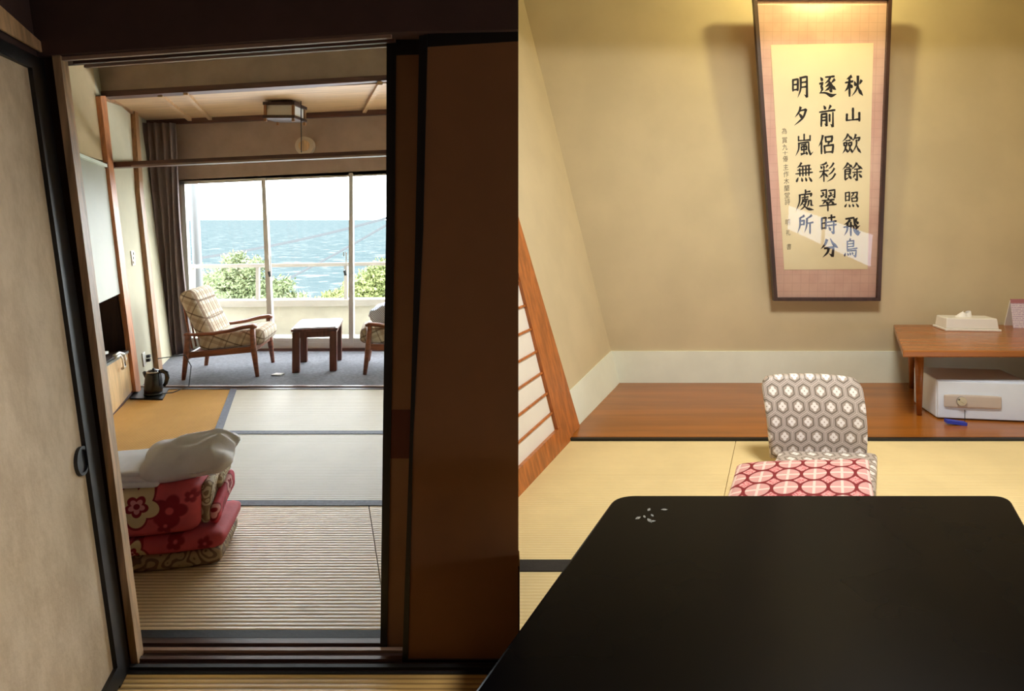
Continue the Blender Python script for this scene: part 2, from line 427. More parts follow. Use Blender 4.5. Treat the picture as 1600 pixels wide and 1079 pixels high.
# ---- floors
floor = struct(MB().box((-1.0, 2.6, -.12), (9.5, 10.6, .1)).build('floor', M['sill_wood']), 'floor under the tatami of the sea-view room')
def mat_piece(parent, name, pts, mat, z=0.0, th=.05):
    return MB().prism([Vector((p.x, p.y, z)) for p in pts], (0, 0, -th)).build(name, mat, parent)
YS0, YS1 = 2.045, 2.207   # threshold front and back
def yv(py, z=0.0): return (CAMZ - z) * FOC / (py - CY)
def flat(x0, x1, y0, y1): return [V(x0, y0, 0), V(x1, y0, 0), V(x1, y1, 0), V(x0, y1, 0)]
Y1, Y2, Y3 = yv(787), yv(675), yv(607)
a = G(577, 790); b = G(596, 912)
seam = lambda y: a.x + (b.x - a.x) * (y - a.y) / (b.y - a.y)
p = G(366, 609); q = G(342, 675)
seam2 = lambda y: p.x + (q.x - p.x) * (y - p.y) / (q.y - p.y)
LX = -4.2
mat_piece(floor, 'tatami_mat', flat(-3.2, -.12, .2, YS0), M['tatami_hall'])
for (pts, mt) in (([V(LX, YS1, 0), V(seam(YS1) - .004, YS1, 0), V(seam(Y1) - .004, Y1, 0), V(LX, Y1, 0)], 'tatami_left'),
                  ([V(seam(YS1), YS1, 0), V(-.45, YS1, 0), V(-.45, Y1, 0), V(seam(Y1), Y1, 0)], 'tatami_left'),
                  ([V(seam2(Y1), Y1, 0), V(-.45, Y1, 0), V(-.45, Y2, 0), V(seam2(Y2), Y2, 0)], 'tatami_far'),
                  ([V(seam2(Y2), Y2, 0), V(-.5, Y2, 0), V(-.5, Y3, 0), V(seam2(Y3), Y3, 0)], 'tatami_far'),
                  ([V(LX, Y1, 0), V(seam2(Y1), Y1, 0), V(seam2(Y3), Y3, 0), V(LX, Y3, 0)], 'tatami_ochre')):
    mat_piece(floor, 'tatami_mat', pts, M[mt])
def band(parent, pts, mat, name='mat_border', z=.003): return MB().prism([Vector((q_.x, q_.y, z)) for q_ in pts], (0, 0, -.02)).build(name, mat, parent)
band(floor, flat(LX, -.12, YS1, yv(985)), M['border_black'])
band(floor, flat(seam2(Y1), -.45, yv(790), yv(782)), M['border_grey'])
band(floor, flat(seam2(Y2), -.5, yv(678), yv(673)), M['border_grey'])
band(floor, [V(seam2(Y1) - .035, Y1, 0), V(seam2(Y1) + .02, Y1, 0), V(seam2(Y3) + .02, Y3, 0), V(seam2(Y3) - .035, Y3, 0)], M['border_grey'], z=.004)
band(floor, flat(-3.2, -.12, YS0 - .012, YS0), M['border_black'])

# threshold with its sliding grooves
sill = struct(MB().box((-1.75, (YS0 + YS1) / 2, -.035), (3.26, YS1 - YS0, .075)).build('trim_1', M['dark_wood']), 'dark wooden threshold with sliding grooves under the doors')
for yy, mm in ((YS0 + .012, 'border_black'), (YS0 + .05, 'sill_wood'), (YS0 + .092, 'sill_wood_pale'), (YS0 + .128, 'sill_wood')):
    MB().box((-1.75, yy, .006), (3.26, .016, .012)).build('rail_ridge', M[mm], sill)

# engawa carpet
struct(MB().box((-2.6, (Y3 + 7.1) / 2 + .03, -.03), (5.0, 7.1 - Y3 - .06, .06)).build('floor', M['carpet']), 'grey carpet of the sunroom by the window')
sl2 = struct(MB().box((-2.6, Y3 + .03, -.02), (4.6, .11, .05)).build('trim_2', M['dark_wood']), 'dark sill between tatami and grey carpet')
MB().box((-2.6, Y3 + .045, .008), (4.6, .03, .012)).build('rail_ridge', M['sill_wood_pale'], sl2)

# ---- door wall: lintel, post
lint = MB().prism(poly([(-140, -140), (810, -140), (810, 46), (606, 50), (75, 86), (-140, 98)], YD), (-.012, .14, 0))
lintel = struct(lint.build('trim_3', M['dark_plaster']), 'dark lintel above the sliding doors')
L0, R0 = W(88, 86, YD), W(608, 50, YD)
for dy, mm in ((.022, 'sill_wood_pale'), (.07, 'sill_wood'), (.118, 'sill_wood_pale')):
    o_ = V(0, dy, .0)
    MB().prism([L0 + o_, R0 + o_, R0 + o_ + V(0, .014, 0), L0 + o_ + V(0, .014, 0)], (0, 0, -.012)).build('groove_ridge', M[mm], lintel)
post = MB().prism([W(80, 80, YD + .01), W(93, 80, YD + .01), W(217, 1046, YD + .01), W(206, 1046, YD + .01)], (-.022, .06, 0))
struct(post.build('trim_4', M['post_wood']), 'tan wooden door post leaning beside the black framed sliding door')

struct(MB().prism(poly([(-900, -300), (79, -300), (81, 82), (207, 1046), (-900, 1046)], YD + .03), (-.03, .06, 0)).build('wall_front', M['dark_plaster']), 'wall behind the left sliding door')  # unseen wall added to stop light leaking past the post
# ---- left sliding door (in the hall) with black lacquer frame
B0 = V(-1.399, 2.05, .01); T0 = V(-1.676, 2.05, 1.955); U0 = V(.31, -.95, 0).normalized(); N0 = (U0.cross(T0 - B0)).normalized()
if N0.x < 0: N0 = -N0
def FP(s, t, d=0.0): return B0 + U0 * s + (T0 - B0) * t + N0 * d
d1 = thing('door_1', 'cream papered sliding door with black frame at the far left', 'door', tuple(B0)); d1['kind'] = 'structure'
def fquad(s0, s1, t0, t1, d0, d1_): return MB().prism([FP(s0, t0, d0), FP(s1, t0, d0), FP(s1, t1, d0), FP(s0, t1, d0)], N0 * (d1_ - d0))
fquad(.0, .95, 0, 1, -.03, -.004).build('paper_panel', M['paper_fusuma'], d1)
fquad(-.004, .085, -.004, 1.0, -.03, .008).build('frame_stile', M['black_lacquer'], d1)
fquad(.085, .95, .977, 1.0, -.03, .008).build('frame_rail', M['black_lacquer'], d1)
fquad(.085, .95, 0, .028, -.03, .008).build('frame_rail', M['black_lacquer'], d1)
pc = PLN(127, 720, B0, N0); up_ = (T0 - B0).normalized()
ring = MB(); nn = 28
def disc_ring(r0, r1, d0, d1_):
    m_ = MB()
    for k in range(nn):
        a0, a1 = 2 * PI * k / nn, 2 * PI * (k + 1) / nn
        def pt(r, a_, d): return pc + U0 * (math.cos(a_) * r) + up_ * (math.sin(a_) * r) + N0 * d
        m_.prism([pt(r0, a0, d0), pt(r1, a0, d0), pt(r1, a1, d0), pt(r0, a1, d0)], N0 * (d1_ - d0))
    return m_
pull = disc_ring(.034, .043, -.004, .006).build('door_pull', M['grey_glass_dark'], d1); pull['label'] = 'round black finger pull'
disc_ring(.0, .034, -.004, .0005).build('pull_cup', M['black_lacquer'], pull)
# wall above that door
wl = MB().prism([FP(.96, 0, -.01), FP(4.0, 0, -.01), FP(4.0, 1.001, -.01), FP(.96, 1.001, -.01)], -N0 * .05)
wl.prism([FP(-.01, 1.001, -.01), FP(4.0, 1.001, -.01), FP(4.0, 1.6, -.01), FP(-.01, 1.6, -.01)], -N0 * .05)
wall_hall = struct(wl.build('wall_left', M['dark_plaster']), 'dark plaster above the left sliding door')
MB().prism([PLN(77, 80, B0 + N0 * .0, N0), PLN(-40, -24, B0, N0), PLN(-40, 24, B0, N0), PLN(74, 88, B0, N0)], N0 * .006).build('lintel_strip', M['post_wood'], wall_hall)

# ---- right sliding doors
def dpoly(pts, Y, th=.026, sx=0): return MB().prism(poly(pts, Y), (sx, th, 0))
d2 = thing('door_2', 'narrow visible strip of the rear sliding door beside the opening', 'door', tuple(W(610, 1020, 2.15))); d2['kind'] = 'structure'
Y_ = 2.15
dpoly([(604, 62), (619, 60), (616, 360), (610, 690), (604, 1021), (594, 1022), (598, 690), (603, 360)], Y_).build('frame_stile', M['black_lacquer'], d2)
dpoly([(619, 86), (660, 84), (660, 1012), (604, 1013), (610, 690), (616, 360)], Y_ + .005, .018).build('paper_panel', M['fusuma_strip'], d2)
dpoly([(619, 60), (670, 56), (670, 84), (619, 86)], Y_).build('frame_rail', M['black_lacquer'], d2)
dpoly([(604, 1013), (650, 1012), (650, 1020), (604, 1021)], Y_).build('frame_rail', M['black_lacquer'], d2)
dpoly([(612, 640), (645, 640), (642, 716), (610, 716)], Y_ + .003, .01).build('red_band', M['fusuma_red'], d2)['label'] = 'reddish brown band'
d3 = thing('door_3', 'wide dark brown sliding door panel beside the alcove room', 'door', tuple(W(720, 1046, 2.085))); d3['kind'] = 'structure'
Y_ = 2.085
dpoly([(655, 56), (668, 55), (661, 360), (645, 690), (637, 1046), (628, 1046), (640, 690), (649, 360)], Y_).build('frame_stile', M['black_lacquer'], d3)
dpoly([(668, 73), (810, 64), (810, 1031), (637, 1031), (645, 690), (661, 360)], Y_ + .004, .018, -.008).build('paper_panel', M['fusuma_brown'], d3)
dpoly([(668, 53), (810, 45), (810, 64), (668, 73)], Y_, .026, -.01).build('frame_rail', M['black_lacquer'], d3)
dpoly([(637, 1031), (810, 1031), (810, 1046), (637, 1046)], Y_, .026, -.01).build('frame_rail', M['black_lacquer'], d3)

# ---- left wall of the sea-view room (leaned and skewed in plan to pass through image pixels)
LP0 = V(-3.56, 5.33, 0); LU = V(.21, -.53, 0).normalized(); LV = V(-.32, 0, 2.46)
LN = LU.cross(LV).normalized()
if LN.x < 0: LN = -LN           # towards the room
def LW(px, py): return PLN(px, py, LP0, LN)
def lw_prism(pts, d0, d1_): return MB().prism([LW(x, y) + LN * d0 for x, y in pts], LN * (d1_ - d0))
def LPT(s, z, d=0.0): return LP0 - LU * s + LV * (z / 2.46) + LN * d    # s: metres away from the camera side
wll = MB()
wll.prism([LPT(-4.2, 1.92), LPT(-.02, 1.92), LPT(-.02, 3.2), LPT(-4.2, 3.2)], -LN * .06)       # above the cabinets
wll.prism([LPT(-4.2, 0), LPT(-1.55, 0), LPT(-1.55, 1.92), LPT(-4.2, 1.92)], -LN * .06)         # near part, hidden
struct(wll.build('wall_left', M['plaster_tan']), 'tan plaster wall above the built-in cabinet')
wl2 = MB().prism([LPT(-.02, 0), LPT(1.8, 0), LPT(1.8, 3.2), LPT(-.02, 3.2)], -LN * .06)
struct(wl2.build('wall_left', M['plaster_pale']), 'pale plaster wall with the light switch')
lpost = lw_prism([(149, 150), (158, 150), (170, 262), (192, 440), (213, 613), (205, 613), (183, 440), (162, 262)], 0, .035)
struct(lpost.build('trim_5', M['post_orange']), 'orange brown post beside the built-in cabinet')
lp2 = lw_prism([(203, 165), (208, 165), (217, 300), (231, 430), (247, 579), (241, 581), (225, 430), (211, 300)], 0, .04)
struct(lp2.build('trim_6', M['post_brown']), 'slim brown post beside the curtain')
struct(lw_prism([(160, 254), (214, 252), (215, 261), (161, 263)], 0, .03).build('trim_7', M['beam_wood']), 'short rail on the pale plaster wall')
struct(lw_prism([(154, 150), (160, 156), (190, 166), (206, 180), (206, 172), (190, 158), (160, 150)], 0, .03).build('trim_8', M['post_brown']), 'cornice strip under the sunroom ceiling')

# built-in cabinet in that wall
cb = thing('built_in_cabinet', 'built-in cabinet with pale upper door and open dark recess behind the door post', 'cabinet', tuple(LPT(-.8, 0)))
lw_prism([(100, 238), (162, 262), (185, 459), (140, 480)], -.01, .012).build('upper_door', M['cabinet_pale'], cb, bevel=.004)
lw_prism([(100, 233), (161, 257), (162, 262), (100, 238)], -.01, .03).build('top_rail', M['white_strip'], cb)
c1 = [(110, 494), (185, 459), (200, 545), (130, 588)]
q4 = [LW(x, y) for x, y in c1]; back = -LN * .42
mrec = MB()
mrec.prism([p_ + back for p_ in q4], -LN * .02)
for i in range(4):
    j = (i + 1) % 4
    e_ = (q4[j] - q4[i]); cen = sum(q4, Vector()) / 4; out = ((q4[i] + q4[j]) / 2 - cen); out = (out - e_.normalized() * out.dot(e_.normalized())).normalized() * .01
    mrec.prism([q4[i] - LN * .012, q4[j] - LN * .012, q4[j] + back, q4[i] + back], out)
mrec.build('recess', M['recess_dark'], cb)
cen = sum(q4, Vector()) / 4
MB().prism([LW(150, 470) - LN * .3, LW(162, 464) - LN * .3, LW(172, 562) - LN * .3, LW(160, 568) - LN * .3], LN * .02).build('inner_board', M['post_brown'], cb)
ct = MB().prism([LW(120, 594) - LN * .3, LW(200, 546) - LN * .3, LW(200, 546) + LN * .02, LW(120, 594) + LN * .02], (0, 0, -.02)).build('counter_top', M['counter_grey'], cb)
lw_prism([(120, 598), (200, 549), (207, 608), (150, 676)], -.01, .010).build('lower_door', M['cabinet_tan'], cb, bevel=.004)
lw_prism([(150, 676), (207, 608), (208, 613), (150, 682)], -.01, .004).build('base_strip', M['beam_wood'], cb)
# hook tube and paper on the counter
tc = LW(176, 556) + LN * .03
hk = thing('hose_loop', 'white looped tube hanging over the cabinet counter edge', 'tube', tuple(tc))
ppx = [(168, 557, .04), (174, 553, .05), (180, 555, .055), (184, 562, .05), (186, 573, .04), (183, 577, .035)]
MB().tube([LW(x, y) + LN * d for x, y, d in ppx], .011, 8).build('outer_loop', M['white_plastic'], hk, smooth=True)
ppx = [(168, 561, .05), (174, 557, .055), (178, 562, .055), (181, 572, .05), (183, 577, .045)]
MB().tube([LW(x, y) + LN * d for x, y, d in ppx], .008, 8).build('inner_loop', M['white_plastic'], hk, smooth=True)
nb = LW(171, 552) - LN * .08
tag(MB().box(nb + V(0, 0, .012), (.09, .12, .02)).build('paper_pad', M['white_plastic']), 'small white pad lying on the cabinet counter', 'pad')

# switch and outlet on pale plaster
def lw_c(px, py): return LW(px, py)
sw = thing('light_switch', 'white light switch on the pale plaster beside the curtain', 'switch', tuple(lw_c(206.5, 403)))
def lplate(cpx, cpy, hw, hh, d0, d1_): 
    c_ = LW(cpx, cpy); vn = LV.normalized()
    return MB().prism([c_ - LU * hw - vn * hh + LN * d0, c_ + LU * hw - vn * hh + LN * d0, c_ + LU * hw + vn * hh + LN * d0, c_ - LU * hw + vn * hh + LN * d0], LN * (d1_ - d0))
lplate(206.5, 403, .045, .066, 0, .01).build('plate', M['white_plastic'], sw, bevel=.003)
for dz in (396, 403, 410): lplate(206.5, dz, .014, .012, .01, .017).build('rocker', M['beige_plastic'], sw)
ou = thing('wall_outlet', 'white wall outlet with a plug above the kettle', 'outlet', tuple(lw_c(224, 561)))
lplate(224, 561, .045, .06, 0, .01).build('plate', M['white_plastic'], ou, bevel=.003)
for py_ in (557, 563): lplate(227, py_, .02, .012, .01, .04).build('plug', M['grey_glass_dark'], ou)

# ---- transom wall and rail between tatami and sunroom
YB = Y3 + .03
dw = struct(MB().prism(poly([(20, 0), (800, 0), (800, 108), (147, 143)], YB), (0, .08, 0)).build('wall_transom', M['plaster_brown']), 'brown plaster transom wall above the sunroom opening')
MB().prism(poly([(147, 143), (797, 106), (797, 114), (150, 152)], YB - .02), (0, .12, 0)).build('beam', M['beam_wood'], dw)
kb = struct(MB().prism(poly([(161, 254), (797, 225), (797, 234), (162, 262)], YB - .02), (0, .11, 0)).build('trim_9', M['beam_wood']), 'thin wooden rail across the opening to the sunroom')
MB().prism(poly([(205, 257.5), (797, 231), (797, 234), (205, 260.5)], YB - .024), (0, .006, 0)).build('rail_edge', M['sill_wood_pale'], kb)

# ---- sunroom ceiling
def CE(px, py):       # point on the tilted board ceiling
    p0 = W(205, 190, 7.0); p1 = W(640, 170, 7.0); p2 = W(150, 149, YB)
    return PLN(px, py, p0, (p1 - p0).cross(p2 - p0))
cpts = [CE(150, 156), CE(795, 119), CE(795, 163), CE(205, 190), CE(165, 170)]
ce = struct(MB().prism(cpts, (0, 0, .04)).build('ceiling', M['ceiling_wood']), 'pale board ceiling of the sunroom')
for (x0, y0, x1, y1) in ((250, 146, 303, 190), (290, 143, 333, 188), (594, 127, 567, 176)):
    A, B = CE(x0, y0), CE(x1, y1)
    MB().prism([A + V(-.02, 0, 0), A + V(.02, 0, 0), B + V(.02, 0, 0), B + V(-.02, 0, 0)], (0, 0, -.03)).build('batten', M['ceiling_wood'], ce)
struct(MB().prism(poly([(200, 186), (795, 159), (795, 170), (200, 197)], 6.95), (0, .06, 0)).build('trim_10', M['beam_wood']), 'dark red cornice above the window wall')

# ---- window wall
YG = 7.0
ww = MB()
ww.prism(poly([(120, 90), (800, 60), (800, 264), (282, 283), (120, 292)], YG), (0, .12, 0))
ww.prism(poly([(60, 292), (282, 283), (292, 555), (60, 555)], YG), (0, .12, 0))
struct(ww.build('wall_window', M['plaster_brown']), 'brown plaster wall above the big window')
win = thing('window_1', 'wide sliding glass window of three panes facing the sea', 'window', tuple(W(450, 547, YG))); win['kind'] = 'structure'
def fr(pts, name, Y=YG, th=.05, mat='aluminium'): return MB().prism(poly(pts, Y), (0, th, 0)).build(name, M[mat], win)
fr([(280, 281), (800, 256), (800, 264), (280, 288)], 'frame_head')
fr([(286, 536), (800, 533), (800, 545), (286, 547)], 'frame_bottom')
fr([(282, 284), (288, 284), (300, 545), (292, 545)], 'frame_jamb')
fr([(408, 278), (414, 278), (427, 540), (419, 540)], 'mullion', YG - .01)
fr([(545, 270), (551, 270), (552, 540), (545, 540)], 'mullion', YG - .01)
fr([(690, 262), (696, 262), (697, 540), (690, 540)], 'mullion', YG - .01)
for pts in ([(288, 284), (410, 278), (422, 537), (298, 537)], [(414, 277), (546, 270), (546, 536), (426, 537)], [(551, 269), (692, 263), (692, 535), (551, 536)]):
    MB().prism(poly(pts, YG + .02), (0, .006, 0)).build('pane', M['glass'], win)
for x0, x1 in ((300, 421), (427, 545), (552, 690)):
    fr([(x0, 528), (x1, 528), (x1, 538), (x0, 538)], 'pane_rail', YG + .005, .03)
for (x, y0, y1) in ((423, 399, 432), (541, 394, 430)):
    h = MB().tube([W(x - 4, y0 + 6, YG - .03), W(x - 4, y0, YG - .03), W(x, y0, YG - .03), W(x, y1, YG - .03)], .006, 6).build('handle', M['aluminium'], win)
    MB().tube([W(x - 1, y1, YG - .04), W(x - 3, y1 - 8, YG - .05)], .014, 6).build('latch', M['grey_glass_dark'], h)
struct(MB().prism(poly([(235, 546), (800, 543), (800, 549), (235, 552)], YG - .04), (0, .1, 0)).build('trim_11', M['beam_wood']), 'dark window sill strip at the carpet edge')

# ---- outer shell that keeps daylight out of the rooms (house walls, ceiling)
struct(MB().box((1.5, .8, 3.25), (3.9, 7.0, .1)).build('ceiling', M['beam_wood']), 'dark ceiling of the alcove room')
struct(MB().box((-2.9, -.3, 3.25), (5.0, 4.9, .1)).build('ceiling', M['beam_wood']), 'dark ceiling of the hall')
struct(MB().box((-2.9, 4.65, 3.25), (5.2, 5.1, .1)).build('ceiling', M['white_strip']), 'pale ceiling of the sea-view room')  # out of view; made white to bounce window light to the front
struct(MB().box((-5.35, 2.25, 1.55), (.1, 9.9, 3.4)).build('wall_outer', M['plaster_tan']), 'outer side wall of the house')
struct(MB().prism([V(-.44, 2.2, -.07), V(-.34, 2.2, -.07), V(-.3, 7.1, -.07), V(-.5, 7.1, -.07)], (0, 0, 3.28)).build('wall_right', M['white_strip']), 'side wall of the sea-view room')  # hidden face, whitened as bounce fill for the room
struct(MB().box((-.5, -2.65, 1.55), (9.9, .1, 3.4)).build('wall_rear', M['plaster_tan']), 'wall behind the viewer')
struct(MB().box((-.12, -1.5, 1.55), (.08, 2.4, 3.4)).build('wall_light_block', M['plaster_tan']), 'added partition behind the viewer that blocks window light from the hall')  # unseen, added to keep the side window's light off the hall
struct(MB().prism([V(-5.4, 7.0, -.1), V(-4.45, 7.0, -.1), V(-4.45, 7.12, -.1), V(-5.4, 7.12, -.1)], (0, 0, 3.4)).build('wall_corner', M['plaster_brown']), 'wall corner behind the curtain')
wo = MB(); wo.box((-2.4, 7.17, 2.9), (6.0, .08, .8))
struct(wo.build('wall_header', M['plaster_brown']), 'wall above the sunroom ceiling')

# ================================================================== ALCOVE ROOM
YBK = 4.22; TZ = FR + .015
pa = V(.367, YBK, TZ); pb = V(-.1786, 2.588, FR); pt_ = V(-.156, YBK, 2.463)  # side wall plane from image pixels, skewed in plan and leaning outward
RN = (pb - pa).cross(pt_ - pa).normalized()
if RN.x < 0: RN = -RN
def RW(px, py): return PLN(px, py, pa, RN)
RU = (pb - pa); RU.z = 0; RU.normalize()
RVv = (pt_ - pa) / (pt_.z - pa.z)      # per metre of height
def RPT(s, z, d=0.0): return V(pa.x, pa.y, pa.z) + RU * s + RVv * (z - pa.z) + RN * d   # s metres towards the viewer

fl2 = struct(MB().prism([V(-.068 * 2.1, 2.1, 0), V(-.30, 2.14, 0), V(-.40, 2.2, 0), V(.02, 3.2, 0), V(3.3, 3.2, 0), V(3.3, -2.6, 0), V(-.05, -2.6, 0), V(-.0204, .3, 0)], (0, 0, FR - .052)).build('floor', M['dark_wood']), 'raised floor under the tatami of the alcove room')
yb0, yb1 = yv(893, FR), yv(875, FR); yt = yv(689, FR)
sA, sB = G(1150, 690, FR), G(1133, 770, FR)
sm = lambda y: sA.x + (sB.x - sA.x) * (y - sA.y) / (sB.y - sA.y)
lft = lambda y: RPT((pa.y - y) / abs(RU.y), FR).x + .0
for pts in ([V(-.068 * yb1, yb1, 0), V(sm(yb1) - .003, yb1, 0), V(sm(yt) - .003, yt, 0), V(lft(yt), yt, 0), V(lft(2.2), 2.2, 0), V(-.26, 2.135, 0), V(-.145, 2.115, 0)],
            [V(sm(yb1), yb1, 0), V(3.28, yb1, 0), V(3.28, yt, 0), V(sm(yt), yt, 0)],
            [V(-.0612, .9, 0), V(3.28, .9, 0), V(3.28, yb0, 0), V(-.068 * yb0, yb0, 0)]):
    mat_piece(fl2, 'tatami_mat', pts, M['tatami_right'], FR)
band(fl2, [V(-.068 * yb0, yb0, 0), V(3.28, yb0, 0), V(3.28, yb1, 0), V(-.068 * yb1, yb1, 0)], M['border_black'], z=FR + .003)
mat_piece(fl2, 'tatami_mat', [V(-.02, -2.5, 0), V(3.28, -2.5, 0), V(3.28, .88, 0), V(-.0598, .88, 0)], M['tatami_right'], FR)

# alcove board
tb = struct(MB().prism([RPT(0, TZ) + V(-.02, .02, 0), V(3.3, YBK, TZ), V(3.3, yt + .02, TZ), RPT((pa.y - yt - .02) / abs(RU.y), TZ)], (0, 0, -.06)).build('floor', M['toko_wood']), 'glossy brown board floor of the alcove')
MB().box((1.66, yt + .008, TZ - .012), (3.4, .014, .022)).build('edge_strip', M['black_lacquer'], tb)
# back wall, left wall, white strips
struct(MB().prism([V(-.9, YBK, 0), V(3.4, YBK, 0), V(3.4, YBK, 3.3), V(-.9, YBK, 3.3)], (0, .1, 0)).build('wall_back', M['plaster_alcove']), 'ochre plaster back wall of the alcove')
lw_ = MB().prism([RPT(-.05, .3), RPT(2.18, .3), RW(665, 330), RW(655, -60), RPT(-.05, 2.95)], -RN * .05)
struct(lw_.build('wall_alcove_side', M['plaster_alcove']), 'ochre plaster side wall of the alcove')
sh_ = .207
struct(MB().prism([V(.36, YBK, TZ), V(3.3, YBK, TZ), V(3.3, YBK, TZ + sh_), V(.31, YBK, TZ + sh_)], (0, -.012, 0)).build('baseboard_back', M['white_strip']), 'white paper strip along the alcove back wall')
struct(MB().prism([RW(968, 596), RW(901, 670), RW(886, 613), RW(954, 548)], RN * .008).build('baseboard_side', M['white_strip']), 'white paper strip along the alcove side wall')
struct(MB().box((3.35, .85, 1.6), (.1, 7.0, 3.4)).build('wall_side', M['plaster_alcove']), 'side wall of the alcove room outside the picture')
# drop wall in front of the alcove (above the picture), keeps room light off the upper wall
dwr = MB().box((1.5, 3.2, 2.93), (4.4, .09, .64))
struct(dwr.build('wall_drop', M['plaster_alcove']), 'hanging wall in front of the alcove, above the picture edge')

# shoji window in the leaning side wall
sj = thing('window_2', 'shoji screen with brown frame and white paper in the side wall', 'window', tuple(RW(887, 687))); sj['kind'] = 'structure'
def rq(pts, d0, d1_): return MB().prism([RW(x, y) + RN * d0 for x, y in pts], RN * (d1_ - d0))
rq([(902, 671), (745, 138), (745, 192), (866, 671), (868, 690), (887, 687)], 0, .02).build('frame_stile', M['shoji_wood'], sj)
rq([(868, 669), (745, 790), (745, 838), (887, 687), (889, 680)], 0, .024).build('frame_rail', M['shoji_wood'], sj)
def lat(yk):      # a bar's far end on the stile and its near end
    sl = (340 - yk) / (1200 - 811.0)
    x = (451 - 811 * 4.113 - (yk - 811 * sl)) / (sl - 4.113)
    return (x, yk + sl * (x - 811)), (745, yk + sl * (745 - 811))
ys = [728.5 - 41.5 * k for k in range(13)]
for k, yk in enumerate(ys):
    (xa, ya), (xb, yb_) = lat(yk)
    if xa < 752: break
    if k: rq([(xb, yb_ - 1.6), (xa + 1, ya - 1.6), (xa + 1, ya + 1.8), (xb, yb_ + 1.8)], 0, .014).build('lattice_bar', M['shoji_wood'], sj)
    if k + 1 < len(ys):
        (xc, yc), (xd, yd) = lat(ys[k + 1])
        if xc > 752: rq([(xb, yb_), (xa, ya), (xc, yc), (xd, yd)], .001, .004).build('paper_pane', M['white_plastic'], sj)

# ================================================================== SCROLL IN ITS FRAME
def SY(py): return 4.03 + (4.165 - 4.03) * py / 468.0
SPL = W(1289, 0, 4.03); SNN = V(1, 0, 0).cross(W(1289, 468, 4.165) - SPL).normalized()
def SP(px, py, d=0.0):
    p_ = PLN(px, py, SPL, SNN); return p_ + V(0, -d, 0)
scr = thing('framed_scroll', 'tall framed calligraphy scroll hanging on the alcove wall', 'scroll', tuple(SP(1289, 468)))
xl = lambda y: 1175 + (1207 - 1175) * y / 468; xr = lambda y: 1390 + (1372 - 1390) * y / 468
def sprism(pts, d0, d1_): return MB().prism([SP(x, y, d0) for x, y in pts], (0, -(d1_ - d0), 0))
sprism([(xl(2) + 2, 2), (xr(2) - 2, 2), (xr(466) - 2, 466), (xl(466) + 2, 466)], 0, .012).build('silk_mount', M['mount_silk'], scr)
t_ = 5.5
sprism([(xl(0) - 0, -2), (xl(0) + t_, -2), (xl(468) + t_, 468), (xl(468), 468)], -.005, .035).build('frame_side', M['frame_dark'], scr)
sprism([(xr(0) - t_, -2), (xr(0), -2), (xr(468), 468), (xr(468) - t_, 468)], -.005, .035).build('frame_side', M['frame_dark'], scr)
sprism([(xl(0), -2), (xr(0), -2), (xr(0), 3), (xl(0), 3)], -.005, .034).build('frame_top', M['frame_dark'], scr)
sprism([(xl(464), 464), (xr(464), 464), (xr(469), 469), (xl(469), 469)], -.005, .034).build('frame_bottom', M['frame_dark'], scr)
paper = sprism([(1203, 71), (1363, 68), (1354, 420), (1224, 421)], .012, .015).build('paper_sheet', M['scroll_paper'], scr)
# two faint mount seams beside the sheet
sprism([(xl(6) + 6, 6), (xr(6) - 6, 6), (xr(461) - 6, 461), (xl(461) + 6, 461)], .0285, .0300).build('glass_pane', M['picture_glass'], scr)
def glyph(ch, cpx, cpy, hpx, wpx, name, mat, parent, off=.012, slant=.10):
    c = bpy.data.curves.new('ink', 'FONT'); c.body = ch; c.resolution_u = 3; c.offset = off
    o = bpy.data.objects.new('ink', c); COL.objects.link(o)
    dg = bpy.context.evaluated_depsgraph_get()
    me = bpy.data.meshes.new_from_object(o.evaluated_get(dg))
    bpy.data.objects.remove(o); bpy.data.curves.remove(c)
    bm = bmesh.new(); bm.from_mesh(me)
    bmesh.ops.remove_doubles(bm, verts=bm.verts[:], dist=1e-5)
    xs = [v.co.x for v in bm.verts]; ys = [v.co.y for v in bm.verts]
    x0, x1, y0, y1 = min(xs), max(xs), min(ys), max(ys); o0 = Vector(parent['_o'])
    for v in bm.verts:
        u = (v.co.x - x0) / (x1 - x0) - .5; t = (v.co.y - y0) / (y1 - y0) - .5
        # brush wobble and rising strokes
        u2 = u + .025 * noise.noise((u * 4 + cpx, t * 4, 1.0)); t2 = t + slant * u * .9 + .02 * noise.noise((u * 4, t * 4 + cpy, 5.0)) + .10 * u * u - .02
        v.co = SP(cpx + u2 * wpx, cpy - t2 * hpx, .0155) - o0
    bm.to_mesh(me); bm.free(); me.materials.clear(); me.materials.append(mat)
    ob = bpy.data.objects.new(name, me); COL.objects.link(ob); ob.parent = parent; ob['_o'] = tuple(o0)
    return ob
cols = [("秋山歛餘照飛鳥", [(1332, 135, 36, 29), (1331, 180, 24, 26), (1329, 225, 33, 29), (1330, 269, 31, 31), (1329, 312, 28, 25), (1329, 353, 31, 27), (1328, 387, 30, 24)]),
        ("逐前侶彩翠時分", [(1291, 135, 34, 27), (1291, 182, 34, 26), (1290, 226, 30, 25), (1291, 269, 32, 26), (1292, 312, 35, 27), (1293, 350, 30, 25), (1294, 387, 29, 26)]),
        ("明夕嵐無處所", [(1249, 136, 34, 26), (1250, 182, 29, 22), (1255, 227, 34, 27), (1255, 270, 32, 27), (1256, 313, 33, 28), (1257, 350, 29, 24)])]
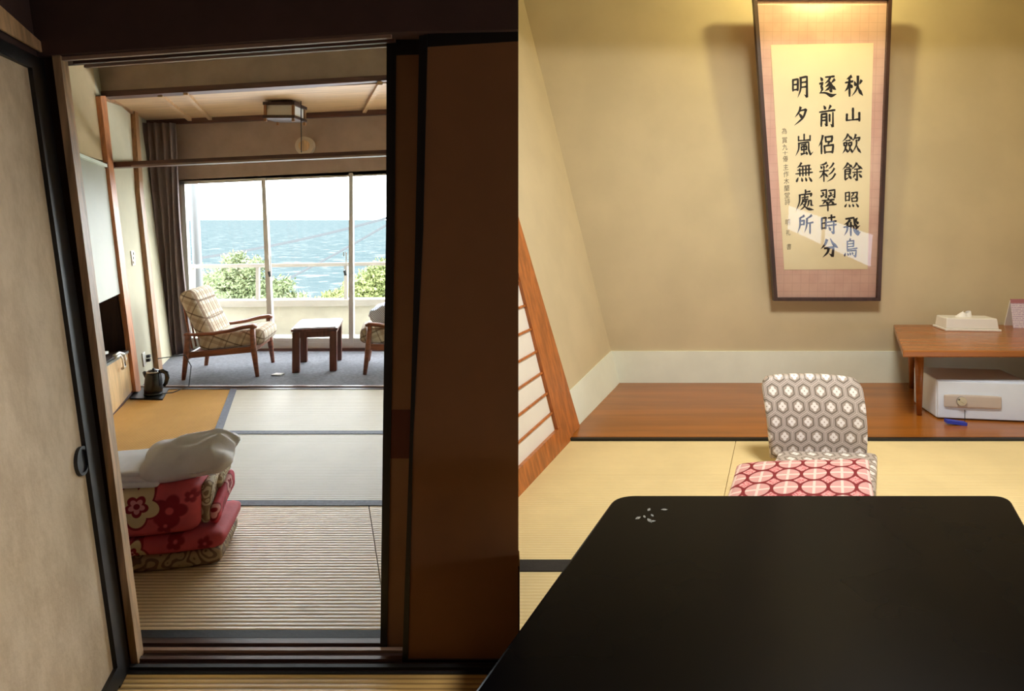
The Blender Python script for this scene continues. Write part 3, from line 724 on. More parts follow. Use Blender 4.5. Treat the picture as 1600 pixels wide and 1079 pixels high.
BRUSH = {
'秋': "p 38,8 26,15 14,20;h 6,36 46,30;v 28,16 28,94;p 27,38 18,58 4,72;d 32,44 42,56;d 55,32 61,48;p 92,26 82,42;p 73,8 72,45 62,70 42,92;n 72,42 80,68 98,90",
'山': "v 50,6 50,82;v 14,44 12,88;h 12,86 88,78;v 88,34 88,90",
'歛': "p 30,4 20,22 2,38;n 30,6 40,18 56,30;h 18,36 42,33;v 8,46 10,60;b 8,46 24,44 22,60;h 10,58 23,57;v 34,46 35,60;b 34,45 50,43 48,58;h 35,57 48,56;p 18,62 14,78 2,94;d 18,72 28,88;p 42,60 38,78 28,92;d 41,70 54,90;p 72,6 66,22 56,36;b 68,24 94,20 86,36;p 76,32 74,58 52,94;n 76,54 84,74 99,92",
'餘': "p 28,4 18,20 2,36;n 28,6 38,16 50,26;h 20,28 36,26;b 14,38 40,34 38,62;v 14,38 14,88;h 15,48 38,46;h 15,60 38,58;t 14,88 34,76;d 30,64 44,82;p 72,4 62,22 46,36;n 72,6 84,22 100,34;h 60,36 86,33;h 52,52 96,48;k 74,36 74,92 63,83;p 64,60 54,78;d 84,60 96,76",
'照': "v 12,10 12,58;b 12,12 36,8 35,56;h 12,32 35,30;h 12,54 35,52;k 48,12 86,8 80,34 69,28;p 62,12 58,24 44,36;v 50,40 53,62;b 50,42 86,38 82,60;h 53,60 83,57;d 18,74 8,90;d 34,76 39,90;d 56,74 62,88;d 78,72 92,90",
'飛': "k 16,14 62,8 68,40 82,58 96,48;d 82,10 70,24;d 74,28 88,36;p 40,18 28,32 8,42;h 4,56 54,48;p 26,36 24,70 8,96;v 45,30 45,98;k 60,48 66,76 86,92 99,80;d 80,60 72,72;d 78,74 90,80",
'鳥': "p 46,2 38,14;v 26,14 26,62;b 26,16 68,12 66,44;h 27,30 66,27;h 27,44 66,41;h 26,58 90,51;k 26,66 84,62 79,96 63,86;d 14,76 8,92;d 28,76 32,88;d 42,74 47,86;d 56,72 62,82",
'逐': "h 40,10 90,6;p 66,10 58,24 38,38;k 56,24 74,44 72,76 61,68;p 64,36 54,46 40,54;p 70,48 56,62 38,72;p 92,20 74,36;n 72,36 82,54 98,66;d 12,12 22,25;k 6,40 24,36 16,52 22,66 8,84;n 8,82 40,82 72,94 100,88",
'前': "d 30,4 39,17;p 70,2 58,20;h 4,32 96,22;v 16,42 14,96;k 16,42 46,38 46,94 36,86;h 17,56 45,54;h 17,70 45,68;v 64,42 64,74;k 84,34 84,98 71,88",
'侶': "p 26,4 18,32 2,58;v 18,34 18,98;v 42,10 46,38;b 42,12 86,8 80,36;h 46,36 82,33;p 64,38 58,52;v 36,56 40,96;b 36,58 92,52 86,94;h 40,90 87,88",
'彩': "p 46,4 30,12 8,16;d 10,22 18,32;d 26,20 32,30;p 52,16 42,30;h 4,48 56,42;v 30,34 30,96;p 29,48 18,66 2,80;n 32,52 40,62 54,72;p 88,6 76,22 58,34;p 92,32 78,50 56,64;p 98,58 80,80 50,96",
'翠': "k 10,10 42,6 40,40 31,35;d 16,18 26,24;t 10,36 36,26;k 54,10 90,6 88,40 77,35;d 60,18 70,24;t 54,36 84,26;d 48,42 55,50;h 16,54 86,49;p 36,54 20,70;d 38,58 48,68;p 68,52 56,68;d 68,56 84,68;h 2,78 98,70;v 50,60 50,100",
'時': "v 8,18 8,76;b 8,20 34,16 33,74;h 8,46 33,43;h 8,72 33,69;h 48,18 90,13;v 68,2 68,36;h 42,40 98,34;h 42,58 98,52;k 82,42 82,98 67,88;d 52,66 63,81",
'分': "p 36,6 26,30 2,54;n 58,2 74,28 100,48;k 22,52 76,46 70,94 53,82;p 46,52 40,74 14,98",
'明': "v 6,18 6,70;b 6,20 36,16 35,68;h 6,42 35,40;h 6,66 35,63;p 52,8 52,60 36,98;k 52,10 90,4 90,98 76,88;h 53,32 89,28;h 52,54 89,50",
'夕': "p 48,2 36,28 10,54;h 38,22 86,14;p 86,14 64,58 6,98;d 38,38 58,58",
'嵐': "v 50,0 50,28;v 18,10 18,32;h 18,30 84,26;v 84,6 84,30;p 20,40 18,70 2,98;k 20,42 76,36 76,70 86,94 100,82;h 32,50 62,46;v 34,58 36,74;b 34,58 64,55 62,72;h 36,72 62,70;v 49,48 49,90;t 32,92 66,86;d 60,80 68,92",
'無': "p 34,2 24,16 10,26;h 22,20 84,14;h 12,38 90,32;h 2,56 98,48;v 24,30 26,66;v 42,22 43,66;v 60,20 60,64;v 78,18 77,64;d 16,74 6,94;d 36,76 40,92;d 58,74 64,90;d 78,72 94,92",
'處': "v 54,0 54,22;h 54,11 80,7;b 22,24 90,18 82,30;p 22,24 20,60 2,98;h 34,38 70,33;v 50,26 50,44;h 36,48 68,44;p 42,46 34,64 22,78;b 40,56 60,52 48,74;p 58,52 46,80 24,96;n 38,66 64,88 98,94;p 72,52 70,68 62,82;k 72,52 86,50 86,72 97,74",
'所': "p 42,4 28,12 10,16;p 16,20 14,60 0,96;b 17,34 42,30 40,54;h 17,54 40,50;p 90,2 76,12 58,18;p 60,20 58,58 44,94;h 60,46 100,40;v 80,44 80,100"}
PROF = {'h': (.75, .55, .62, 1.05), 'v': (1.15, .85, .9, .95), 'p': (1.15, .95, .7, .12), 'n': (.35, .7, 1.35, .25), 'd': (.3, .9, 1.3, .75), 't': (1.2, .8, .5, .12), 'b': (.7, .75, 1.05, .95), 'k': (.7, .85, 1.15, .2)}
def brush(ch, cpx, cpy, hpx, wpx, parent):
    m = MB(); strokes = BRUSH[ch].split(';'); wd_ = 15.5 if len(strokes) < 6 else (13.2 if len(strokes) < 11 else 10.2)
    for st in strokes:
        a_ = st.split(); k = a_[0]; P = [Vector((float(q.split(',')[0]), float(q.split(',')[1]), 0)) for q in a_[1:]]
        pts = []
        for q in range(len(P) - 1):
            p0, p1, p2, p3 = P[max(q - 1, 0)], P[q], P[q + 1], P[min(q + 2, len(P) - 1)]
            for e in range(6):
                t = e / 6
                if k in 'pnd': pts.append(.5 * (2 * p1 + (p2 - p0) * t + (2 * p0 - 5 * p1 + 4 * p2 - p3) * t * t + (3 * p1 - p0 - 3 * p2 + p3) * t ** 3))
                else: pts.append(p1.lerp(p2, t))
        pts.append(P[-1]); n_ = len(pts); pr = PROF[k]
        L = []; Rr = []
        for e, p_ in enumerate(pts):
            t = e / (n_ - 1) * 3; i0 = min(int(t), 2); ww_ = (pr[i0] + (pr[i0 + 1] - pr[i0]) * (t - i0)) * wd_ / 2
            if k in 'hvb' and e in (0, n_ - 1): ww_ *= .62
            tg_ = (pts[min(e + 1, n_ - 1)] - pts[max(e - 1, 0)]).normalized(); nr = Vector((-tg_.y, tg_.x, 0))
            if e == 0: p_ = p_ - tg_ * wd_ * .2
            if e == n_ - 1: p_ = p_ + tg_ * wd_ * .2
            L.append(p_ + nr * ww_); Rr.append(p_ - nr * ww_)
        b0 = len(m.v); off = .0158 + .00006 * (b0 % 7)
        for q in L + Rr: m.v.append(SP(cpx + (q.x - 50) / 100 * wpx, cpy + (q.y - 50) / 100 * hpx, off))
        for e in range(n_ - 1): m.f.append([b0 + e, b0 + e + 1, b0 + n_ + e + 1, b0 + n_ + e])
    return m.build('brush_character', M['ink'], parent, recalc=False)
for txt, spots in cols:
    for ch, (x, y, h_, w_) in zip(txt, spots): brush(ch, x, y, h_, w_, paper)
for ch, y in zip("為賞九十偆主作木蘭堂詩", [205, 219, 230, 239, 248, 261, 272, 283, 294, 305, 315]):
    glyph(ch, 1224 + (y - 205) * .045, y, 9.5 if ch != '十' else 6, 8, 'small_character', M['ink_faint'], paper, .0)
for ch, y in zip("明礼書", [347, 363, 385]):
    glyph(ch, 1229.5 + (y - 347) * .05, y, 9, 7, 'small_character', M['ink_faint'], paper, .0)

# ================================================================== ALCOVE FURNITURE
SZ = .749
# shelf with oblique end
shf = thing('wall_shelf', 'long brown wooden shelf on round tapered leg in the alcove', 'shelf', (2.6, 3.7, TZ))
SB = W(1396, 507, 4.20); SF = W(1411, 549, 3.37)
top = MB().prism([V(SF.x, 3.37, SZ), V(3.28, 3.37, SZ), V(3.28, 4.2, SZ), V(SB.x, 4.2, SZ)], (0, 0, -.034)).build('shelf_top', M['shelf_wood'], shf, bevel=.006)
for lx, ly in ((1.958, 3.52), (2.22, 4.08), (3.15, 3.5), (3.15, 4.08)):
    MB().lathe([(.013, TZ), (.024, SZ - .034)], (lx, ly, 0), 16).build('leg', M['shelf_wood'], shf, smooth=True)

# safe
SAFE_RZ = -.14
sf = thing('safe', 'small white safe with beige handle plate standing under the shelf', 'safe', (2.27, 3.57, TZ), SAFE_RZ, local=True)
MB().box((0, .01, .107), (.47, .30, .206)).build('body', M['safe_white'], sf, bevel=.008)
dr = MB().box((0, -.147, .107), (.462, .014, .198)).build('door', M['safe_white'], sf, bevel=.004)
MB().rbox((-.06, -.158, .102), (.285, .014, .072), .012, 4).build('handle_plate', M['safe_plate'], dr)
kn = MB(); 
kn.tube([V(-.12, -.164, .106), V(-.12, -.176, .106)], .024, 24); kn.build('knob', M['steel'], dr)
MB().box((-.12, -.180, .106), (.034, .010, .008), Matrix.Rotation(.6, 3, 'Y')).build('knob_grip', M['steel'], dr)
for hx in (-.2, .2): MB().box((hx, 0, .002), (.03, .2, .004)).build('foot', M['black_plastic'], sf)
cord = MB().tube([V(1.975, 3.36, TZ + .072), V(2.1, 3.352, TZ + .06), V(2.103, 3.351, TZ + .02), V(2.095, 3.352, TZ + .008)], .0015, 5)
tg = thing('blue_key_tag', 'blue tag on a cord lying at the foot of the safe', 'tag', (2.04, 3.34, TZ))
MB().box((2.06, 3.36, TZ + .012), (.10, .034, .016), Matrix.Rotation(-.1, 3, 'Z') @ Matrix.Rotation(.12, 3, 'Y')).build('tag_plate', M['blue_tag'], tg)
MB().tube([V(2.105, 3.355, TZ + .018), V(2.11, 3.362, TZ + .05), V(2.112, 3.366, TZ + .075)], .0016, 5).build('cord', M['grey_glass_dark'], tg)

# tissue box
tp = V((1521 - CX) / FOC * 3.96, 3.96, SZ)
tx = thing('tissue_box', 'white tissue box with a tissue pulled up on the shelf', 'tissue box', tuple(tp + V(0, .07, 0)), -.1, local=True)
MB().prism([V(-.165, -.085, .0), V(.165, -.085, 0), V(.165, .085, 0), V(-.165, .085, 0)], (0, 0, .014)).build('base_rim', M['white_plastic'], tx, bevel=.004)
m_ = MB(); bq = [(-.155, -.075), (.155, -.075), (.155, .075), (-.155, .075)]; tq = [(-.148, -.068), (.148, -.068), (.148, .068), (-.148, .068)]
m_.v = [V(x, y, .014) for x, y in bq] + [V(x, y, .078) for x, y in tq]
m_.f = [[0, 1, 2, 3], [4, 5, 6, 7]] + [[i, (i + 1) % 4, 4 + (i + 1) % 4, 4 + i] for i in range(4)]
m_.build('cover', M['white_plastic'], tx, bevel=.006)
def tis(u, v):
    a_ = u * 2 * PI; r = .045 * (1 - .55 * v) + .010 * math.sin(3 * a_ + 1) * (.4 + v)
    return V(-.02 + r * math.cos(a_) * 1.1 + .012 * v, r * math.sin(a_) * .5, .076 + v * (.030 + .010 * math.sin(2 * a_ + .6)))
MB().grid(tis, 28, 6).build('tissue', M['tissue'], tx, smooth=True)

# card stand at the right edge
cp = V((1584 - CX) / FOC * 4.07, 4.07, SZ)
cd = thing('card_stand', 'printed white and mauve card standing on the shelf at the right edge', 'card', tuple(cp))
def mk_card():
    t = NT('card_print', .4); x, y, z = t.xyz()
    ln = t.m('GREATER_THAN', t.m('SINE', t.m('MULTIPLY', z, 560)), .3); n = t.step(t.noise(160, 1, (1, 1, .5)), .38, .5)
    c = t.mix(t.m('MULTIPLY', ln, n), lin((232, 222, 232)), lin((176, 150, 190)))
    c = t.mix(t.step(z, .150, .154), c, lin((176, 116, 128)))
    t.col(c); return t.mat
MB().prism([cp, cp + V(.14, 0, 0), cp + V(.142, .045, .178), cp + V(.012, .045, .178)], (0, .006, 0)).build('card_face', mk_card(), cd)
MB().prism([cp + V(.01, .045, .17), cp + V(.14, .045, .17), cp + V(.14, .10, 0), cp + V(.01, .10, 0)], (0, .006, 0)).build('card_back', M['white_plastic'], cd)

# floor chair
zc = thing('floor_chair', 'legless floor chair in silver hexagon brocade facing the black table', 'floor chair', (1.125, 2.75, FR), -.07, local=True)
zw = .225
def zback(u, v, th):
    # v: 0 bottom..1 top ; u across
    x = (u - .5) * 2
    wv_ = zw * (.92 + .10 * v - .02 * v * v)
    cr = 1 - max(0, (v - .84) / .16) ** 2.4 * .12
    zz = .03 + .345 * v - .012 * abs(x) ** 3 * v
    yy = .10 + .11 * v + .055 * math.sin(v * PI) * -.6 - .03 * (1 - x * x) * 0 + .03 * x * x * -.5
    return V(x * wv_ * cr, yy + th, zz)
def slabgrid(fn, th, nu=22, nv=18):
    m = MB(); m.grid(lambda u, v: fn(u, v, 0), nu, nv); nb_ = len(m.v)
    m.grid(lambda u, v: fn(u, v, th * (1 if 0 < u < 1 and 0 < v < 1 else .5)), nu, nv)
    def idx(o_, i, j): return o_ + i * (nv + 1) + j
    for i in range(nu):
        for j in (0, nv): m.f.append([idx(0, i, j), idx(0, i + 1, j), idx(nb_, i + 1, j), idx(nb_, i, j)])
    for j in range(nv):
        for i in (0, nu): m.f.append([idx(0, i, j), idx(0, i, j + 1), idx(nb_, i, j + 1), idx(nb_, i, j)])
    return m
slabgrid(zback, .045).build('backrest', M['hex_back'], zc, smooth=True)
MB().rbox((-.04, -.10, .032), (.43, .44, .06), .025, 8, None, lambda p: (p.x + .42 * p.y, p.y, p.z)).build('seat', M['hex_seat'], zc, smooth=True)

# cushion
def zb(p):
    x, y, z = p; q = max(0, 1 - abs(x / .30) ** 3) * max(0, 1 - abs(y / .28) ** 3)
    k = .35 + .65 * q
    return (x * (1 + .04 * (abs(y) / .27) ** 2) + .42 * y, y * (1 + .04 * (abs(x) / .29) ** 2), z * k + .006 * noise.noise((x * 7, y * 7, 2)) + (.012 * (x / .29) if True else 0))
zbn = MB().rbox((0, 0, 0), (.53, .50, .07), .03, 14, fn=zb).build('floor_cushion', M['ring_cloth'], smooth=True, base=(0, 0, 0))
zbn.location = (.885, 2.385, FR + .088); zbn.rotation_euler = (0, 0, .0)
tag(zbn, 'red cushion with pale pink ring pattern on the floor chair seat', 'cushion')

# black table with rounded corners; its plan is skewed so the sides follow the image's edge lines
TT = FR + .33
A_ = G(963, 773, TT); B_ = G(1575, 773, TT)
dl, drr = .397, .45
Yn = .42
A2 = V(A_.x - dl * (A_.y - Yn), Yn, TT); B2 = V(B_.x - drr * (B_.y - Yn), Yn, TT)
def rounded(pts, r, n=8):
    out = []
    for i, c_ in enumerate(pts):
        p0, p1 = pts[i - 1], pts[(i + 1) % len(pts)]
        d0, d1_ = (p0 - c_).normalized(), (p1 - c_).normalized()
        s0, s1 = c_ + d0 * r, c_ + d1_ * r
        for k in range(n + 1):
            t = k / n; out.append(s0 * (1 - t) ** 2 + c_ * (2 * t * (1 - t)) + s1 * t ** 2)
    return out
tbl = thing('low_table', 'large black lacquered low table in front of the floor chair', 'table', ((A_.x + B2.x) / 2, 1.1, FR))
P4 = [A_, B_, B2, A2]
MB().prism(rounded(P4, .055), (0, 0, -.03)).build('table_top', M['table_black'], tbl, bevel=.006)
cc = sum(P4, Vector()) / 4
ins_ = [cc + (p_ - cc) * .9 for p_ in P4]
for i in range(4):
    p0, p1 = ins_[i], ins_[(i + 1) % 4]
    d_ = (cc - (p0 + p1) / 2).normalized() * .025
    MB().prism([p0 - V(0, 0, .03), p1 - V(0, 0, .03), p1 + d_ - V(0, 0, .03), p0 + d_ - V(0, 0, .03)], (0, 0, -.06)).build('apron', M['table_black'], tbl)
for p_ in ins_:
    q_ = p_ + (cc - p_).normalized() * .04
    MB().box((q_.x, q_.y, FR + .15), (.065, .065, .30)).build('leg', M['table_black'], tbl, bevel=.006)
random.seed(3)
for (x, y, r) in ((997, 809, 4), (1007, 807, 3), (1014, 796, 3.5), (1019, 805, 3), (1015, 813, 5), (1020, 814, 3), (1038, 796, 3.5)):
    c_ = G(x, y, TT); k = r * c_.y / FOC
    an = random.random() * 3
    pts = [c_ + V(math.cos(an + i * PI / 3) * k * (1.6 if i % 3 == 0 else .7), math.sin(an + i * PI / 3) * k * 1.3 * (1.2 if i % 3 == 0 else .7), .0002) for i in range(6)]
    MB().prism(pts, (0, 0, .0006)).build('pearl_inlay', M['inlay'], tbl)

# ceiling lamp of the alcove room (above the picture) and the alcove's hidden bulb
lamp = thing('ceiling_lamp', 'round ceiling lamp of the alcove room above the picture edge', 'lamp', (1.25, 2.35, 2.62))
MB().lathe([(.03, 3.2), (.03, 2.78), (.26, 2.76), (.30, 2.70), (.30, 2.675)], (1.25, 2.35, 0), 32).build('housing', M['lamp_white'], lamp)
MB().lathe([(.285, 2.675), (.28, 2.64), (.22, 2.61), (.02, 2.60)], (1.25, 2.35, 0), 32).build('diffuser', mk_emit('lamp_diffuser', (255, 249, 238), ROOM_LAMP), lamp, smooth=True)
bl = thing('alcove_downlight', 'small warm downlight hidden above the scroll', 'lamp', (1.60, 3.66, 2.98))
MB().lathe([(.05, 3.2), (.05, 3.07)], (1.60, 3.66, 0), 20).build('socket', M['lamp_white'], bl)
MB().lathe([(.018, 3.07), (.04, 3.04), (.04, 3.01), (.018, 2.985)], (1.60, 3.66, 0), 20).build('bulb', mk_emit('bulb_warm', (255, 236, 165), ALCOVE_LAMP), bl, smooth=True)
# papered daylight window in the right side wall of the alcove room
rw = thing('window_3', 'papered daylight window in the side wall outside the picture', 'window', (3.29, 0.2, 1.1)); rw['kind'] = 'structure'
MB().box((3.292, .2, .72), (.012, 2.6, .36)).build('paper_pane', mk_emit('window_daylight', (214, 228, 255), REAR_WINDOW), rw)
for yy in (-1.12, .2, 1.52): MB().box((3.28, yy, .72), (.03, .05, .44)).build('frame_bar', M['shoji_wood'], rw)
for zz in (.52, .92): MB().box((3.28, .2, zz), (.03, 2.7, .05)).build('frame_bar', M['shoji_wood'], rw)

# ================================================================== SEA-VIEW ROOM: THINGS
# curtain
def cur(u, v, th=0.0):
    pxl = 206 + (238 - 206) * v; pxr = 273 + (297 - 273) * v
    px = pxl + (pxr - pxl) * u; py = 192 + (556 - 192) * v - 4 * u * v
    dep = 6.78 + .10 * (1 - u) * -.3
    amp = .045 * (.55 + .45 * v)
    return W(px, py, dep) + V(.012 * math.sin(v * 5 + u * 9), amp * math.sin(u * 2 * PI * 6.5 + .6 * math.sin(v * 3)) + th, 0)
cu = slabgrid(cur, .008, 110, 14).build('curtain', M['curtain'], smooth=True)
tag(cu, 'grey brown pleated curtain drawn to the left of the window', 'curtain')
crail = MB().tube([W(205, 191, 6.78), W(640, 170, 6.78)], .012, 8)

# armchair
def make_chair(name, label, loc, rz):
    t = thing(name, label, 'armchair', loc, rz, local=True)
    hw = .29
    for s in (-1, 1):
        y = s * hw
        MB().tube([V(-.31, y, 0), V(-.285, y, .24), V(-.275, y, .42)], [.017, .026, .020], 10, (1, 1.15)).build('leg', M['chair_wood'], t, smooth=True)
        MB().tube([V(.305, y, 0), V(.275, y, .24), V(.262, y, .455)], [.017, .027, .022], 10, (1, 1.15)).build('leg', M['chair_wood'], t, smooth=True)
        MB().tube([V(-.30, y, .405), V(-.22, y, .40), V(-.08, y, .405), V(.06, y, .425), (.18, y, .455), V(.27, y, .465), V(.30, y, .455)], [.018, .021, .023, .025, .028, .028, .02], 10, (1.25, .7), up=(0, 0, 1)).build('armrest', M['chair_wood'], t, smooth=True)
        MB().box((-.005, y * .98, .235), (.60, .026, .055), Matrix.Rotation(-.06, 3, 'Y')).build('side_rail', M['chair_wood'], t, bevel=.006)
    for x, z in ((-.285, .20), (.27, .25)): MB().box((x, 0, z), (.03, .56, .05)).build('cross_rail', M['chair_wood'], t, bevel=.006)
    for k in range(5): MB().tube([V(-.27, -.2 + .1 * k, .26), V(-.345, -.2 + .1 * k, .68)], .009, 6).build('back_slat', M['chair_wood'], t)
    R_ = Matrix.Rotation(-.07, 3, 'Y')
    MB().rbox((.075, 0, .335), (.56, .535, .15), .055, 8, R_, lambda p: (p.x, p.y, p.z * (1 + .12 * (1 - (p.y / .27) ** 2) * (1 - (p.x / .28) ** 2)))).build('seat_cushion', M['plaid'], t, smooth=True)
    Rb = Matrix.Rotation(-.42, 3, 'Y')
    MB().rbox((-.215, 0, .545), (.14, .535, .53), .06, 8, Rb, lambda p: (p.x * (1 + .12 * (1 - (p.y / .27) ** 2)), p.y, p.z)).build('back_cushion', M['plaid'], t, smooth=True)
    return t
make_chair('armchair', 'plaid cushioned wooden armchair between curtain and coffee table', (-3.15, 6.07, 0), .2)
make_chair('armchair', 'plaid cushioned wooden armchair half hidden by the sliding door, with crumpled cloth', (-1.61, 6.28, 0), PI + .24)
# crumpled cloth on the right chair
def cloth(p):
    n_ = noise.noise_vector((p.x * 9, p.y * 9, p.z * 9)); return p + n_ * .05
ob = MB().rbox((-1.73, 6.23, .515), (.28, .30, .18), .09, 9, fn=cloth).build('crumpled_cloth', M['blue_cloth'], smooth=True)
tag(ob, 'crumpled blue and white cloth lying on the right armchair', 'cloth')

# coffee table
ctb = thing('coffee_table', 'small dark coffee table with pale glossy top between the armchairs', 'table', (-2.40, 6.27, 0), .24, local=True)
MB().rbox((0, 0, .398), (.42, .56, .036), .014, 3).build('table_frame', M['coffee_wood'], ctb, bevel=.003)
MB().box((0, 0, .4165), (.375, .515, .008)).build('table_top', M['coffee_top'], ctb)
for sx in (-1, 1):
    MB().box((sx * .16, 0, .353), (.03, .44, .06)).build('apron', M['coffee_wood'], ctb)
    MB().box((0, sx * .23, .353), (.28, .03, .06)).build('apron', M['coffee_wood'], ctb)
    for sy in (-1, 1): MB().box((sx * .165, sy * .23, .19), (.065, .065, .38)).build('leg', M['coffee_wood'], ctb, bevel=.006)
# thin flat white patch on the carpet
s_ = G(434, 585, .004); tag(MB().prism([s_ + V(-.05, -.03, 0), s_ + V(.04, -.04, 0), s_ + V(.05, .03, 0), s_ + V(-.03, .04, 0)], (0, 0, .008)).build('white_patch', M['tissue']), 'tiny white patch on the grey carpet', 'paper')

# kettle on its tray
kp = G(236, 621)
tray = MB().prism([G(203, 624, .0), G(254, 625, 0), G(264, 608, 0), G(212, 607, 0)], (0, 0, .012)).build('tray', M['black_lacquer'])
tag(tray, 'flat black tray under the kettle in the tatami corner', 'tray')
kz = V(kp.x, kp.y + .03, .013)
kt = thing('electric_kettle', 'black electric kettle with silver rim standing on the black tray', 'kettle', tuple(kz), .0, local=True)
MB().lathe([(.062, 0), (.068, .012), (.066, .02)], n=28).build('power_base', M['black_plastic'], kt, smooth=True)
MB().lathe([(.064, .02), (.066, .05), (.062, .12), (.055, .17), (.05, .186)], n=28).build('body', M['black_plastic'], kt, smooth=True)
MB().lathe([(.0515, .184), (.0515, .192), (.046, .196)], n=28).build('rim', M['steel'], kt, smooth=True)
MB().lathe([(.046, .194), (.036, .203), (.010, .206), (.010, .216), (.002, .218)], n=24).build('lid', M['black_plastic'], kt, smooth=True)
MB().tube([V(-.045, 0, .15), V(-.066, 0, .175), V(-.080, 0, .188)], [.024, .018, .010], 12, (1, 1)).build('spout', M['black_plastic'], kt, smooth=True)
MB().tube([V(.045, 0, .19), V(.075, 0, .195), V(.105, 0, .180), V(.112, 0, .14), V(.102, 0, .10), V(.085, 0, .075)], [.012, .014, .015, .015, .013, .010], 10, (1.2, .8), up=(0, 1, 0)).build('handle', M['black_plastic'], kt, smooth=True)
cpath = [kz + V(.06, .01, .008), kz + V(.12, .06, .004), kz + V(.17, .2, .02), kz + V(.12, .32, .16), kz + V(.02, .40, .24), LW(227, 563) + LN * .05]
pp = []
for i in range(len(cpath) - 1):
    for k in range(5): pp.append(cpath[i].lerp(cpath[i + 1], k / 5))
tag(MB().tube(pp, .004, 6).build('power_cord', M['grey_glass_dark'], smooth=True), 'thin dark cord from the kettle to the wall outlet', 'cord')

# ---- futon pile
RZF = .25
FO = G(356, 884); FO.z = 0       # right front bottom corner
XA = V(math.cos(RZF), math.sin(RZF), 0); YA = V(-math.sin(RZF), math.cos(RZF), 0)
def FL(x, y, z): return FO + XA * x + YA * y + V(0, 0, z)
def soft(p, k=.012, f=6): return p + noise.noise_vector((p.x * f + 3, p.y * f, p.z * f)) * k
def lrb(par, c, size, r, mat, name, n=10, k=.008, tilt=None, f=6):
    m = MB().rbox(c, size, r, n, tilt, lambda p: soft(p, k, f)); return m.build(name, mat, par, smooth=True)
fb = MB().rbox((0, 0, .034), (.80, .33, .066), .031, 10, None, lambda p: soft(p, .006)).build('folded_mattress', M['mattress_cloth'], smooth=True, base=(0, 0, 0))
fb.location = FL(-.43, .18, 0); fb.rotation_euler = (0, 0, RZF)
tag(fb, 'folded beige patterned mattress at the bottom of the bedding pile', 'mattress')
M['floral'] = mk_floral('red_floral', (222, 88, 92), (146, 18, 36), (228, 204, 152),
                        [(.075, .135, .088, .3), (-.12, .05, .08, 0)], [(.195, .105, .068), (.18, .045, .033), (.275, .155, .028), (.0, .02, .035)])
M['floral_low'] = mk_floral('red_floral_low', (218, 84, 92), (146, 18, 36), (228, 204, 152),
                        [(.03, .018, .055, .2)], [(.19, .05, .035), (.30, .03, .03), (-.12, .03, .04)])
M['floral_side'] = mk_floral('red_floral_side', (214, 60, 80), (150, 20, 40), (236, 170, 170),
                        [(-.12, .07, .05, 0), (.10, .10, .045, .4)], [(0, .04, .04), (.2, .06, .04), (-.22, .1, .03)], ax=('y', 'z'))
# lower red comforter (thin) and upper one (thick, with lining showing on its right side)
lowr = thing('red_comforter', 'thin lower fold of red floral comforter on the beige mattress', 'comforter', tuple(FL(-.39, .185, .068)), RZF, local=True)
lrb(lowr, (-.03, 0, .035), (.80, .35, .066), .031, M['floral_low'], 'folded_body', 12, .005)
upr = thing('red_comforter', 'thick upper red floral comforter with cream blossoms under the white sheet', 'comforter', tuple(FL(-.42, .18, .138)), RZF, local=True)
lrb(upr, (-.07, 0, .101), (.74, .31, .20), .045, M['floral'], 'folded_body', 14, .006)
lrb(upr, (.312, .03, .101), (.045, .28, .18), .03, M['lining'], 'lining_fold', 12, .010)
lrb(upr, (.346, .05, .068), (.042, .31, .095), .03, M['floral_side'], 'outer_flap', 12, .008, Matrix.Rotation(.19, 3, 'X'))
lrb(upr, (.336, .09, .148), (.045, .18, .055), .028, M['lining'], 'lining_edge', 10, .010, Matrix.Rotation(.16, 3, 'X'))
# folded white sheet and pillow
sh = thing('folded_sheet', 'folded white sheet lying flat on the red comforter beside the pillow', 'sheet', tuple(FL(-.50, .19, .342)), RZF, local=True)
for i, (dx, dy, z) in enumerate(((0, 0, .012), (-.01, .012, .032), (.008, .02, .050))):
    lrb(sh, (dx, dy, z), (.46, .31, .022), .011, M['white_cloth'], 'sheet_layer', 14, .007, f=5)
def pil(p):
    x, y, z = p; ax, ay = x / .20, y / .15
    k = max(.12, (1 - abs(ax) ** 3)) ** .5 * max(.12, (1 - abs(ay) ** 3)) ** .5
    cx_ = 1 + .22 * max(0, abs(ax) * abs(ay) - .3) * (2.4 if ax > 0 and ay > 0 else .5)
    dx, dy = x - .27, y - .10; rr_ = math.hypot(dx, dy); th = math.atan2(dy, dx)
    ph = th * 15 + 3 * noise.noise((x * 5, y * 5, 0)); fold = math.cos(ph) + .35 * math.cos(2 * ph)
    edge = max(0, 1 - max(abs(ax), abs(ay)) ** 6)
    wr = .013 * fold * max(0, 1 - rr_ / .50) * min(1, rr_ / .16) * edge - .022 * abs(noise.noise((x * 9, y * 9, 4.0))) * edge
    return V(x * cx_, y * cx_, z * k + (wr if z > -.02 else 0)) + noise.noise_vector((x * 8, y * 8, z * 8)) * .016
pl = MB().rbox((0, 0, 0), (.35, .27, .15), .07, 60, None, pil).build('pillow', M['white_cloth'], smooth=True, base=(0, 0, 0))
pl.location = FL(-.195, .185, .410); pl.rotation_euler = (.16, -.05, RZF + .10)
tag(pl, 'crumpled white pillow on top of the bedding pile', 'pillow')

